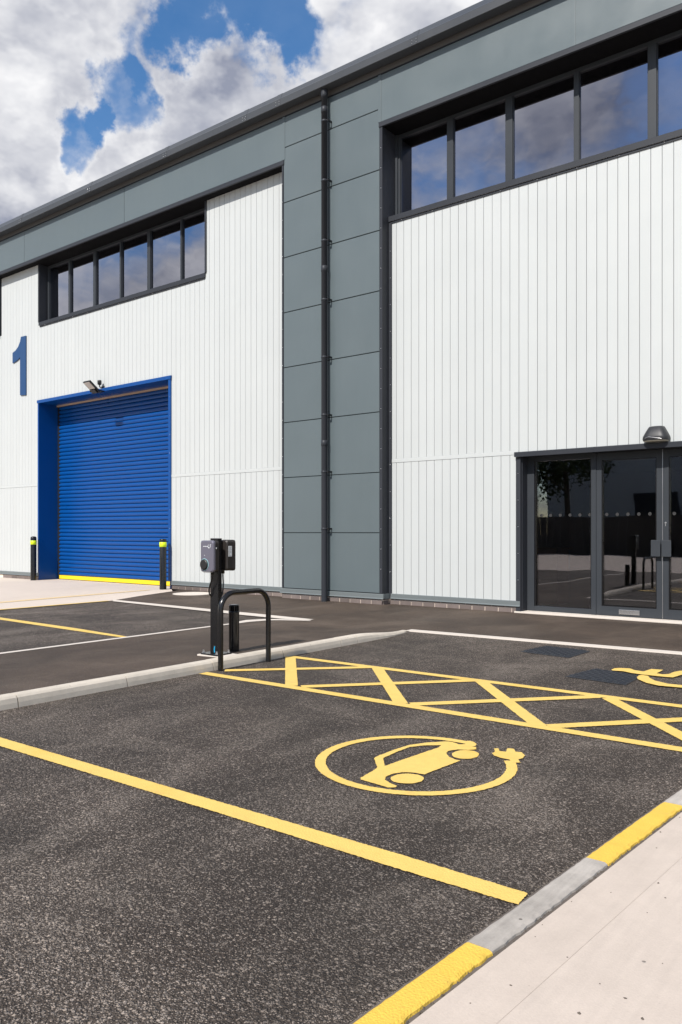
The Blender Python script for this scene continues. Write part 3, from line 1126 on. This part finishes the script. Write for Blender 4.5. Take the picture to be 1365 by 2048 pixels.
def reveal(x0, x1, zs, parent, side):
    MB().box(x0, x1, D - .026, YF + .03, zs + .08, Z_HEAD - .001).build('reveal', 'anth', parent)


g_ = YF
wr = window_band(WR[0] + .004, XR, WR[2], [(-7.40, -7.36, 0.0), (fac(894, 300, g_)[0], fac(906, 300, g_)[0], .0), (fac(1011, 300, g_)[0], fac(1025, 300, g_)[0], .0), (fac(1148, 300, g_)[0], fac(1158, 300, g_)[0], .0),
                                    (fac(1296, 300, g_)[0], fac(1313, 300, g_)[0], .0), (-2.22, -2.10, .03), (-1.12, -1.03, .03), (-.05, .09, .03), (.98, 1.08, .03), (1.95, 2.07, .03), (2.88, 2.99, .03)], False, False, 'glassup')
MB().box(-7.443, -7.401, YF - .02, YF + .05, WR[2] + .1, Z_HEAD - .001).build('reveal_trim', 'frame', wr)
lx = [fac(60 + v_ / 3.592, 600, g_)[0] for v_ in (277, 291, 455, 473, 645, 656, 843, 864, 1081, 1091)]
wl = window_band(WL[0] + .03, WL[1] - .03, WL[2], [(-18.10, -18.05, .0)] + [(lx[i], lx[i + 1], .0) for i in range(0, 10, 2)] + [(-12.06, -11.995, 0)], True, True, 'glassup')
reveal(WL[0] - .02, WL[0] + .028, WL[2], wl, 0)
reveal(WL[1] - .028, WL[1] + .012, WL[2], wl, 1)
wf = window_band(XL, WF[1] - .03, WF[2], [(-22.98, -22.8, 0), (-21.9, -21.78, .03), (-20.95, -20.85, .03), (-20.2, -20.06, 0)], False, True, 'glassup')
reveal(WF[1] - .028, WF[1] + .012, WF[2], wf, 1)

# ------------------------------------------------------------------ roller door
DY = D + .52
dr = MB()
dr.box(DOOR[0] + .001, DOOR[0] + .10, DY - .02, DY + .08, .012, 4.50)
dr.box(DOOR[1] - .10, DOOR[1] - .001, DY - .02, DY + .08, .012, 4.50)
dr.box(DOOR[0] + .101, DOOR[1] - .101, DY + .03, DY + .2, 4.30, 4.49)
door = dr.build('roller_door', 'blackplastic', bld)
PW = .0985
prof = [(.004, 0.0), (-.012, .008), (-.021, .024), (-.025, .044), (-.022, .064), (-.012, .081), (.0, .091), (.010, .0945), (.018, .09), (.018, 0)]
sm_ = MB().prism(prof, 'x', DOOR[0] + .075, DOOR[1] - .075).mesh('slat')
zz = .115
while zz < 4.5:
    link('slat', sm_, 'blue', door, (0, DY + random.uniform(-.001, .001), zz))
    zz += PW
MB().bbox(DOOR[0] + .08, DOOR[1] - .08, DY - .024, DY + .02, .02, .112, .006).build('bottom_rail', 'safety', door)
# blue surround: jambs, soffit and face trim
MB().box(DOOR[0] - .028, DOOR[0], D - .022, DY + .06, .008, DOOR[2] - .06).build('jamb', 'blue', door)
MB().box(DOOR[1], DOOR[1] + .028, D - .022, DY + .06, .008, DOOR[2] - .06).build('jamb', 'blue', door)
MB().box(DOOR[0] - .028, DOOR[1] + .028, D - .022, DY + .06, DOOR[2] - .06, DOOR[2] - .03).build('soffit', 'blue', door)
MB().box(DOOR[0] - .05, DOOR[0] - .0, D - .030, D - .0225, .19, DOOR[2] - .066).build('face_trim', 'blue', door)
MB().box(DOOR[1] - .045, DOOR[1] + .03, D - .030, D - .0225, .19, DOOR[2] - .066).build('face_trim', 'blue', door)
MB().prism([(D - .042, DOOR[2] - .062), (D - .044, DOOR[2] + .008), (D - .036, DOOR[2] + .016), (D + .01, DOOR[2] + .016), (D + .01, DOOR[2] - .028), (D - .023, DOOR[2] - .029), (D - .023, DOOR[2] - .062)], 'x', DOOR[0] - .065, DOOR[1] + .04).build('head_trim', 'blue', door)
MB().box(DOOR[0] + .005, DOOR[1] - .005, DY - .05, DY - .02, DOOR[2] - .100, DOOR[2] - .0605).build('head_seal', 'wood', door)
rivets([(DOOR[1] + .01, D - .030, .5 + .4 * k) for k in range(10)], door, r=.006)

# ------------------------------------------------------------------ entrance
YE = D + .20
ZT = 2.335
fr = MB()
fr.box(-5.045, -4.935, YE, YE + .10, .03, ZT + .09)          # left post
fr.box(-4.934, -1.2, YE + .001, YE + .10, ZT + .02, ZT + .09)   # head
fr.box(-4.934, -4.03, YE + .002, YE + .10, .03, .105)          # side light bottom rail
fr.box(-4.934, -4.03, YE + .002, YE + .10, ZT - .05, ZT + .019)
fr.box(-4.055, -3.985, YE - .015, YE + .10, .03, ZT + .0195)
fr.box(-2.16, -2.09, YE - .015, YE + .10, .03, ZT + .0195)
fr.box(-2.089, -1.2, YE + .002, YE + .10, .03, .105)
fr.box(-2.089, -1.2, YE + .002, YE + .10, ZT - .05, ZT + .019)
fr.box(-1.3, -1.2, YE, YE + .10, .106, ZT - .051)
ent = fr.build('entrance_frame', 'frame', bld)
for a, b in ((-4.934, -4.056), (-2.089, -1.301)):
    MB().box(a + .001, b - .001, YE + .045, YE + .069, .106, ZT - .051).build('pane', 'glasslow', ent)
    for q in ((a + .0, a + .022), (b - .022, b)):
        MB().box(q[0], q[1], YE + .02, YE + .044, .106, ZT - .051).build('bead', 'black', ent)
dotm = MB().lathe([(.024, 0), (.024, -.001)], (0, 0, 0), 14, False, 'y').mesh('glass_dot')
for k in range(6):
    link('glass_dot', dotm, 'dots', ent, (-4.84 + k * .149, YE + .0445, 1.47))
MB().prism([(D - .055, 2.345), (D - .058, 2.408), (D - .05, 2.418), (D + .02, 2.424), (D + .02, 2.365), (D - .045, 2.36), (D - .045, 2.345)], 'x', ENT[0] - .045, ENT[1] + .1).build('head_trim', 'anth', ent)
MB().box(ENT[0] - .02, ENT[1] + .02, D - .03, YE + .12, 2.366, 2.40).build('soffit', 'anth', ent)
MB().box(ENT[0] - .035, ENT[0] + .038, D - .016, D + .03, .03, 2.344).build('face_trim', 'anth', ent)
MB().box(ENT[0] + .02, ENT[0] + .0485, D + .031, YE + .1, .03, 2.364).build('jamb', 'anth', ent)
MB().box(ENT[1] - .02, ENT[1] + .05, D - .016, YE + .1, .03, 2.344).build('jamb', 'anth', ent)
MB().bbox(ENT[0] - .06, ENT[1] + .05, D - .03, YE + .3, -.02, .029, .006).build('threshold', 'edging', ent)
rivets([(ENT[0] + .0, D - .016, .5 + .4 * k) for k in range(5)], ent, r=.006)

for x0, x1, hx in ((-3.982, -3.074, -3.145), (-3.066, -2.163, -3.005)):
    lf = MB()
    y0, y1 = YE - .008, YE + .052
    lf.box(x0, x0 + .075, y0, y1, .035, ZT + .012)
    lf.box(x1 - .075, x1, y0, y1, .035, ZT + .012)
    lf.box(x0 + .0755, x1 - .0755, y0 + .001, y1, .035, .165)
    lf.box(x0 + .0755, x1 - .0755, y0 + .001, y1, ZT - .085, ZT + .012)
    leaf = lf.build('door_leaf', 'frame', bld)
    MB().box(x0 + .076, x1 - .076, YE + .02, YE + .044, .166, ZT - .086).build('pane', 'glasslow', leaf)
    bd = MB()
    bd.box(x0 + .0756, x0 + .09, YE + .001, YE + .0195, .166, ZT - .086)
    bd.box(x1 - .09, x1 - .0756, YE + .001, YE + .0195, .166, ZT - .086)
    bd.box(x0 + .0901, x1 - .0901, YE + .001, YE + .0195, .166, .18)
    bd.box(x0 + .0901, x1 - .0901, YE + .001, YE + .0195, ZT - .10, ZT - .086)
    bd.build('bead', 'black', leaf)
    hd_ = MB().bbox(hx - .062, hx + .062, YE - .075, YE - .06, .885, 1.11, .004)
    hd_.box(hx - .02, hx + .02, YE - .061, YE - .0085, .90, .93)
    hd_.box(hx - .02, hx + .02, YE - .061, YE - .0085, 1.065, 1.095)
    hd_.build('handle', 'frame', leaf)
    if x0 < -3.5:
        lp = MB().bbox(-3.66, -3.375, YE - .02, YE - .0075, .063, .128, .003)
        lpo = lp.build('letter_plate', 'chrome', leaf)
    for k in range(5):
        link('glass_dot', dotm, 'dots', leaf, (x0 + .14 + k * .149, YE + .0195, 1.47))
    if x0 > -3.5:
        ky = MB().lathe([(.013, 0), (.013, -.006), (.009, -.008)], (x0 + .035, YE - .0085, 1.345), 12, True, 'y')
        ky.box(x0 + .030, x0 + .040, YE - .014, YE - .0085, 1.30, 1.332)
        ky.build('lock', 'chrome', leaf)
MB().box(-3.073, -3.067, YE - .011, YE + .03, .04, ZT + .01).build('astragal', 'chrome', ent)

cx0 = fac(1074, 1060, D + 1.6)[0]
rc_ = thing('reception_counter', 'brown wooden counter dimly seen through the entrance side light', 'counter', (cx0 + .1, D + 1.8, .012))
MB().box(cx0 - .5, cx0 + .36, D + 1.6, D + 2.1, .013, .92).build('front', 'counter', rc_)
MB().bbox(cx0 - .53, cx0 + .40, D + 1.56, D + 2.14, .921, .955, .004).build('worktop', 'counter', rc_)

# ------------------------------------------------------------------ fittings on the wall
one = [(118, 663), (118, 932), (92, 934), (92, 760), (84, 770), (72, 780), (58, 788), (58, 741), (72, 730), (84, 712), (92, 690), (96, 668)]
poly = [fac(x_ / 2.275, 380 + y_ / 2.275, D - .03) for x_, y_ in one]
sg = MB().prism(poly, 'y', D - .03, D - .0015).build('number_sign', 'bluesign')
tag(sg, 'dark blue number 1 fixed high on the white cladding left of the roller door', 'sign')

fl = thing('floodlight', 'small black floodlight tilted out above the blue roller door', 'lamp', (-15.55, D - .04, 4.56))
FX, FY, FZ = fac(184, 779, D - .28)[0], D - .28, 4.53
hs = MB().bbox(-.13, .13, -.175, .165, -.022, .022, .008)
hs_me = hs.mesh('housing')
rot = Matrix.Rotation(R(-38), 4, 'X')
for me_, nm, mt in ((hs_me, 'housing', 'black'), (MB().bbox(-.105, .105, -.155, .04, -.029, -.021, .002).mesh('lens'), 'lens', 'lens'),
                    (MB().box(-.09, .09, .05, .155, -.055, -.0225).mesh('driver_box'), 'driver_box', 'blackplastic')):
    me_.transform(Matrix.Translation((FX, FY, FZ + .02)) @ rot)
    link(nm, me_, mt, fl)
br = MB().box(FX - .15, FX - .135, FY + .05, D - .0445, FZ - .08, FZ - .05).box(FX + .135, FX + .15, FY + .05, D - .0445, FZ - .08, FZ - .05).box(FX - .1345, FX + .1345, D - .06, D - .0445, FZ - .08, FZ - .05)
br.build('bracket', 'black', fl)
SX = fac(199.5, 770, D - .1)[0]
se = thing('light_sensor', 'small black light sensor on a stem beside the floodlight', 'sensor', (SX, D - .1, 4.58))
MB().lathe([(.026, 4.615), (.045, 4.63), (.048, 4.70), (.044, 4.72), (.03, 4.726)], (SX, D - .1, 0), 16).build('housing', 'blackplastic', se)
MB().tube([(SX, D - .1, 4.62), (SX, D - .1, 4.575), (SX, D - .08, 4.565), (SX + .02, D - .0015, 4.565)], .012, 8).box(SX - .04, SX + .06, D - .02, D - .0015, 4.555, 4.60).build('stem', 'black', se)

# bulkhead light over the entrance: bevelled hood with an opal lens under it
dl = thing('bulkhead_light', 'rounded dark bulkhead light above the entrance doors', 'lamp', (-3.09, D, 2.43))
X0 = -3.085
hood = MB()
secs = [(2.44, .165, .165), (2.47, .172, .175), (2.50, .165, .172), (2.56, .135, .145), (2.61, .108, .115), (2.632, .095, .095), (2.638, .07, .07)]
vs = []
SEG = 20
for z_, hw, dep in secs:
    for k in range(SEG + 1):
        a = math.pi * k / SEG
        ca, sa = math.cos(a), math.sin(a)
        ex = .55
        vs.append((X0 + hw * math.copysign(abs(ca) ** ex, ca), D - .001 - dep * (abs(sa) ** ex), z_))
fs = []
n = SEG + 1
for i in range(len(secs) - 1):
    for k in range(SEG):
        fs.append((i * n + k, i * n + k + 1, (i + 1) * n + k + 1, (i + 1) * n + k))
hood.add(vs, fs, True)
hood.add(vs[-n:], [tuple(range(n))])
hood.build('hood', 'bulkhead', dl)
ln_ = MB()
vs2 = []
for z_, sc in ((2.452, .97), (2.436, .95), (2.430, .85)):
    for k in range(n):
        a = math.pi * k / SEG
        ca, sa = math.cos(a), math.sin(a)
        vs2.append((X0 + .168 * sc * math.copysign(abs(ca) ** .55, ca), D - .002 - .17 * sc * abs(sa) ** .55, z_))
ln_.add(vs2, [(i * n + k, i * n + k + 1, (i + 1) * n + k + 1, (i + 1) * n + k) for i in range(2) for k in range(SEG)], True)
ln_.add(vs2[-n:], [tuple(range(n))])
ln_.build('lens', 'opal', dl)
clip = MB().tube([(X0 - .155, D - .10, 2.452), (X0 - .10, D - .176, 2.475), (X0 - .06, D - .18, 2.486), (X0 + .10, D - .168, 2.455)], .005, 6)
clip.build('rim', 'chrome', dl)

# ------------------------------------------------------------------ street furniture
for bx, lab in ((fac(67.5, 1100, 10.73)[0], 'black bollard with lime band left of the roller door'), (fac(326.5, 1100, 10.70)[0], 'black bollard with lime band right of the roller door')):
    by = 10.73 if bx < -15 else 10.70
    b = thing('bollard', lab, 'bollard', (bx, by, 0), 'bollards guarding the roller door')
    sq = bx > -15
    if sq:
        MB().lathe([(.072, -.02), (.072, 1.06), (.066, 1.072), (.03, 1.076)], (bx, by, 0), 24).build('post', 'black', b)
    else:
        MB().lathe([(.072, -.02), (.072, 1.075), (.06, 1.10), (.03, 1.11)], (bx, by, 0), 24).build('post', 'black', b)
    MB().lathe([(.0725, .905), (.076, .907), (.076, 1.003), (.0725, 1.005)], (bx, by, 0), 24).build('reflective_band', 'hivis', b)

# charging post
PX0, PX1, PY0, PY1 = -5.423, -5.318, 4.985, 5.035
cs = thing('charging_station', 'black vehicle charging post with two wall units on the kerb', 'charging post', ((PX0 + PX1) / 2, 5.01, UP))
post = MB().box(PX0, PX1, PY0, PY1, UP, 1.162)
post = MB().bbox(PX0, PX1, PY0, PY1, UP + .012, 1.162, .005).build('post', 'black', cs)
MB().bbox(PX0 + .045, PX0 + .075, PY0 - .003, PY0 + .01, UP + .016, UP + .085, .002).build('cable_slot', 'blackplastic', post)
MB().tube([(PX0 + .066, PY0 - .005, UP + .02), (PX0 + .062, PY0 - .005, UP + .05), (PX0 + .067, PY0 - .005, UP + .075)], .006, 8).build('duct', 'cyan', post)
bp = MB().bbox(PX0 - .055, PX1 + .055, PY0 - .07, PY1 + .07, UP - .004, UP + .013, .002).build('base_plate', 'black', cs)
for ax in (PX0 - .035, PX1 + .035):
    for ay in (PY0 - .05, PY1 + .05):
        MB().lathe([(.015, 0), (.015, .010), (.008, .011), (.008, .028)], (ax, ay, UP + .012), 6, False).build('bolt', 'chrome', bp)
MB().bbox(PX0 - .085, XK + .005, PY0 - .085, PY1 + .10, UP - .04, UP + .0005, .003).build('footing', 'edging', cs)


def charger(front):
    s_ = -1 if front else 1
    xc = (fac(401, 1100, 4.89)[0] + fac(427, 1100, 4.89)[0]) / 2
    hw = .0885
    yb = PY0 - .012 if front else PY1 + .012
    dep = .083 if front else .115
    z0, z1 = .853, 1.143
    if not front:
        xc, z0, z1 = -5.350, .858, 1.148
        hw = .088
    u = MB()
    cr = .024

    def rrect(hw_, z0_, z1_, r_):
        pts_ = []
        for cx_, cz_, a_ in ((hw_ - r_, z1_ - r_, 0), (-hw_ + r_, z1_ - r_, 90), (-hw_ + r_, z0_ + r_, 180), (hw_ - r_, z0_ + r_, 270)):
            for q_ in range(6):
                t_ = R(a_ + q_ * 18)
                pts_.append((cx_ + r_ * math.cos(t_), cz_ + r_ * math.sin(t_)))
        return pts_

    def loft(rings, mb):
        n_ = len(rings[0])
        for i in range(len(rings) - 1):
            mb.add(rings[i] + rings[i + 1], [(k, (k + 1) % n_, n_ + (k + 1) % n_, n_ + k) for k in range(n_)], False)
        mb.add(rings[-1], [tuple(range(n_))])
        mb.add(rings[0], [tuple(range(n_))])
        return mb

    def ringat(hw_, za, zb, r_, yy_):
        return [(xc + p[0], yy_, p[1]) for p in rrect(hw_, za, zb, r_)]
    unit = loft([ringat(hw - .012, z0 + .012, z1 - .012, cr, yb), ringat(hw - .002, z0 + .003, z1 - .003, cr, yb + s_ * .012), ringat(hw - .002, z0 + .003, z1 - .003, cr, yb + s_ * (dep - .03))], MB()).build('charger_unit', 'chargerback', cs)
    loft([ringat(hw - .003, z0 + .002, z1 - .002, cr, yb + s_ * (dep - .0299)), ringat(hw, z0, z1, cr, yb + s_ * (dep - .022)), ringat(hw - .002, z0 + .002, z1 - .002, cr, yb + s_ * (dep - .006)), ringat(hw - .010, z0 + .010, z1 - .010, cr, yb + s_ * dep)], MB()).build('cover', 'charger' if front else 'chargerback', unit)
    yf = yb + s_ * dep
    if front:
        sx, sz = xc - .030, z0 + .068
        MB().lathe([(.055, 0), (.055, -.002)], (sx, yf, sz), 28, False, 'y').build('socket_ring', 'led', unit)
        MB().lathe([(.051, 0), (.051, -.006), (.046, -.014), (.040, -.016)], (sx, yf, sz), 28, True, 'y').build('socket', 'blackplastic', unit)
        lg = MB()
        zl = z1 - .055
        for k in range(6):
            xx = xc - .046 + k * .0115
            hh = (.006, .005, .007, .005, .005, .0065)[k]
            lg.box(xx, xx + .008, yf - .0012, yf + .001, zl - hh / 2, zl + hh / 2)
        pts_ = [(xc + .034 + .016 * math.cos(R(a_)), yf - .001, zl + .016 * math.sin(R(a_))) for a_ in range(120, 420, 20)]
        lg.tube(pts_, .0026, 6)
        lg.box(xc + .045, xc + .056, yf - .0012, yf + .001, zl + .014, zl + .018)
        lg.build('logo', 'whitepaint', unit)
        MB().box(xc - .032, xc - .026, yf - .0012, yf + .001, z0 + .150, z0 + .156).build('status_light', 'whitepaint', unit)
        MB().bbox(xc - .05, xc + .045, yf + .004, yf + .03, z0 - .006, z0 + .004, .002).build('lower_lip', 'chrome', unit)
        ly = MB().lathe([(.020, 0), (.020, .002)], (0, 0, 0), 14, False, 'y')
        sx_ = xc + hw - .002
        MB().box(sx_ - .001, sx_ + .0015, yb - .055, yb - .02, z1 - .088, z1 - .052).build('lock_recess', 'blackplastic', unit)
        MB().box(sx_ + .001, sx_ + .003, yb - .050, yb - .040, z1 - .078, z1 - .064).build('lock', 'whitepaint', unit)
    else:
        sx_ = xc + hw - .002
        MB().box(sx_ - .001, sx_ + .0012, yb + .018, yb + .062, z0 + .135, z0 + .232).build('sticker', 'whitepaint', unit)
        st = MB()
        for k in range(9):
            zz_ = z0 + .222 - k * .0095
            st.box(sx_ + .001, sx_ + .0016, yb + .022, yb + .022 + (.034, .026, .036, .02, .032, .03, .018, .012, .034)[k], zz_ - .003, zz_)
        st.build('sticker_print', 'greyprint', unit)
    # cable gland and lead down to the post
    gx = xc + (.015 if front else .0)
    gy = yb + s_ * .03
    MB().lathe([(.014, -.03), (.016, -.028), (.016, 0)], (gx, gy, z0 + .004), 12).build('cable_gland', 'black', unit)
    ex = PX0 - .012 if front else PX1 + .012
    tgt = (PX0 + .012, PY0 - .008) if front else (PX1 - .02, PY1 + .012)
    pts_ = [(gx, gy, z0 - .02), (gx, gy, z0 - .06), (gx * .6 + tgt[0] * .4, gy, z0 - .11), (tgt[0], tgt[1] + s_ * .02, z0 - .17), (tgt[0], tgt[1] + s_ * .012, z0 - .215), (tgt[0] + .008, tgt[1] - s_ * .012, z0 - .235)]
    sm = []
    for i in range(len(pts_) - 1):
        for k in range(4):
            sm.append(Vector(pts_[i]).lerp(Vector(pts_[i + 1]), k / 4))
    sm.append(Vector(pts_[-1]))
    for _ in range(2):
        sm = [sm[0]] + [(sm[i - 1] + sm[i] * 2 + sm[i + 1]) / 4 for i in range(1, len(sm) - 1)] + [sm[-1]]
    MB().tube(sm, .007, 8).build('cable', 'black', unit)
    return unit


charger(True)['label'] = 'left charger with pale grey front and round socket'
charger(False)['label'] = 'right charger seen from its dark side with white sticker'

# hoop barrier
hx, hy0, hy1, HZ = -5.052, gnd(440, 1341)[1], gnd(536.6, 1323)[1], .678
r0 = .155
pts = [(hx, hy0, -.03)]
for k in range(6):
    pts.append((hx, hy0, .05 + (HZ - r0 - .05) * k / 6))
for k in range(11):
    a = math.pi - (math.pi / 2) * k / 10
    pts.append((hx, hy0 + r0 + r0 * math.cos(a), HZ - r0 + r0 * math.sin(a)))
for k in range(11):
    a = math.pi / 2 - (math.pi / 2) * k / 10
    pts.append((hx, hy1 - r0 + r0 * math.cos(a), HZ - r0 + r0 * math.sin(a)))
pts.append((hx, hy1, .2))
pts.append((hx, hy1, -.03))
ho = MB().tube(pts, .024, 18).build('hoop_barrier', 'black')
tag(ho, 'black steel tube hoop barrier in front of the charging post', 'barrier')

# vent pipe
vx, vy = gnd(468.5, 1302, .075)
vz = path_z(vx, vy)
vp = thing('vent_pipe', 'short black pipe with slotted cap behind the hoop barrier', 'vent pipe', (vx, vy, vz))
MB().lathe([(.049, vz - .02), (.050, vz + .37), (.053, vz + .372), (.053, vz + .385), (.048, vz + .386)], (vx, vy, 0), 22).build('pipe', 'black', vp)
MB().lathe([(.036, vz + .384), (.036, vz + .438)], (vx, vy, 0), 16).build('core', 'dark', vp)
MB().lathe([(.046, vz + .436), (.047, vz + .446), (.03, vz + .449)], (vx, vy, 0), 22).build('cap', 'black', vp)
rbm = MB().box(-.0035, .0035, .040, .048, 0, .052).mesh('cap_rib')
for k in range(14):
    a = 2 * math.pi * k / 14
    o = link('cap_rib', rbm, 'black', vp, (vx, vy, vz + .385))
    o.rotation_euler = (0, 0, a)

# drain covers
for pts_, lab in (([(1040, 1304), (1092, 1293.5), (1181, 1303.5), (1138, 1316.5)], 'black ribbed drain cover in tarmac nearest the pale edging'),
                  ([(1130, 1354), (1190, 1339), (1283, 1354), (1252, 1371)], 'black ribbed drain cover touching the wheelchair symbol')):
    P4 = [Vector(gnd(*p)) for p in pts_]
    cen = sum(P4, Vector((0, 0))) / 4
    dc = thing('drain_cover', lab, 'drain cover', (cen.x, cen.y, 0), 'drain covers in the car park')
    MB().add([(p.x, p.y, .004) for p in P4] + [((cen + (p - cen) * .97).x, (cen + (p - cen) * .97).y, .007) for p in P4], [(0, 1, 5, 4), (1, 2, 6, 5), (2, 3, 7, 6), (3, 0, 4, 7), (4, 5, 6, 7)]).build('plate', 'iron', dc)
    tr = MB()
    NN = 10
    for i in range(NN):
        for j in range(NN):
            u_, v_ = (i + .5) / NN, (j + .5) / NN
            u_, v_ = .04 + u_ * .92, .04 + v_ * .92
            c_ = P4[0].lerp(P4[1], u_).lerp(P4[3].lerp(P4[2], u_), v_)
            a_ = R(45 if (i + j) % 2 else -45) + .1
            d_ = Vector((math.cos(a_), math.sin(a_)))
            n_ = Vector((-d_.y, d_.x))
            L_, W_ = .033, .012
            q_ = [c_ + d_ * L_ + n_ * W_, c_ - d_ * L_ + n_ * W_, c_ - d_ * L_ - n_ * W_, c_ + d_ * L_ - n_ * W_]
            t_ = [c_ + (p - c_) * .6 for p in q_]
            tr.add([(p.x, p.y, .0065) for p in q_] + [(p.x, p.y, .019) for p in t_], [(0, 1, 5, 4), (1, 2, 6, 5), (2, 3, 7, 6), (3, 0, 4, 7), (4, 5, 6, 7)])
    o = tr.build('tread', 'iron', dc)
    o['kind'] = 'stuff'

cvx, cvy = gnd(387, 1188.2)
cv = MB().lathe([(.40, .004), (.40, .012), (.38, .014)], (cvx, cvy, 0), 32, False).build('access_cover', 'edging')
tag(cv, 'pale round access cover in the path by the brick plinth', 'cover')

# ------------------------------------------------------------------ across the yard (seen mirrored in the entrance glass)
fn = thing('boundary_fence', 'dark close-boarded fence mirrored in the entrance glass', 'fence', (-10, -19, 0))
fm = MB().box(0, .19, 0, .03, 0, 2.1).mesh('board')
for k in range(150):
    link('board', fm, 'fence', fn, (-30 + k * .2, -19 + (k % 2) * .02, -.04))
opp = thing('opposite_unit', 'white clad unit mirrored in the entrance door glass', 'building', (-6, -34, 0))
MB().box(-24, 4.0, -46, -34, -.06, 8.5).build('wall', 'white', opp)
MB().box(-24.2, 4.2, -46.2, -33.7, 8.5, 9.2).build('fascia', 'grey', opp)
MB().box(-17.5, -14.5, -34.0, -33.9, -.06, 4.0).build('door', 'anth', opp)
MB().box(-10.5, -5, -34.0, -33.92, 5.2, 6.8).build('window', 'anth', opp)


def tree(x_, y_, hgt, seed, lab):
    rnd = random.Random(seed)
    t_ = thing('tree', lab, 'tree', (x_, y_, -.06))
    trk = MB().tube([(x_, y_, -.1), (x_ + .1, y_, hgt * .3), (x_ - .05, y_ + .1, hgt * .6), (x_, y_, hgt * .85)], [.22, .17, .11, .04], 9)
    for k in range(7):
        a = rnd.uniform(0, 6.28)
        z_ = hgt * rnd.uniform(.3, .65)
        l_ = hgt * rnd.uniform(.18, .3)
        trk.tube([(x_, y_, z_), (x_ + math.cos(a) * l_ * .6, y_ + math.sin(a) * l_ * .6, z_ + l_ * .5), (x_ + math.cos(a) * l_, y_ + math.sin(a) * l_, z_ + l_ * .9)], [.08, .05, .02], 6)
    trk.build('trunk', 'bark', t_)
    cr = MB()
    clumps = [(Vector((rnd.gauss(0, 1), rnd.gauss(0, 1), rnd.gauss(0, .8))) * hgt * .15 + Vector((x_, y_, hgt * .62)), hgt * rnd.uniform(.08, .15)) for _ in range(26)]
    for c_, r_ in clumps:
        for _ in range(130):
            d_ = Vector((rnd.gauss(0, 1), rnd.gauss(0, 1), rnd.gauss(0, 1))).normalized() * r_ * rnd.uniform(.6, 1.05)
            p_ = c_ + d_
            u_ = Vector((rnd.uniform(-1, 1), rnd.uniform(-1, 1), rnd.uniform(-1, 1))).normalized()
            v_ = u_.orthogonal().normalized()
            sz_ = rnd.uniform(.10, .18)
            cr.add([p_ + u_ * sz_, p_ + v_ * sz_ * .6, p_ - u_ * sz_, p_ - v_ * sz_ * .6], [(0, 1, 2, 3)])
    o = cr.build('crown', 'leaf', t_)
    o['kind'] = 'stuff'


tree(-22.5, -23, 8.5, 1, 'leafy tree by the fence end, mirrored in the side light')
tree(-27.0, -25, 9.0, 3, 'leafy tree farthest along the fence, mirrored in the side light')
tree(-18.5, -24, 9.5, 2, 'taller leafy tree by the fence, mirrored in the side light')

for o in bpy.data.objects:
    if '_base' in o:
        del o['_base']
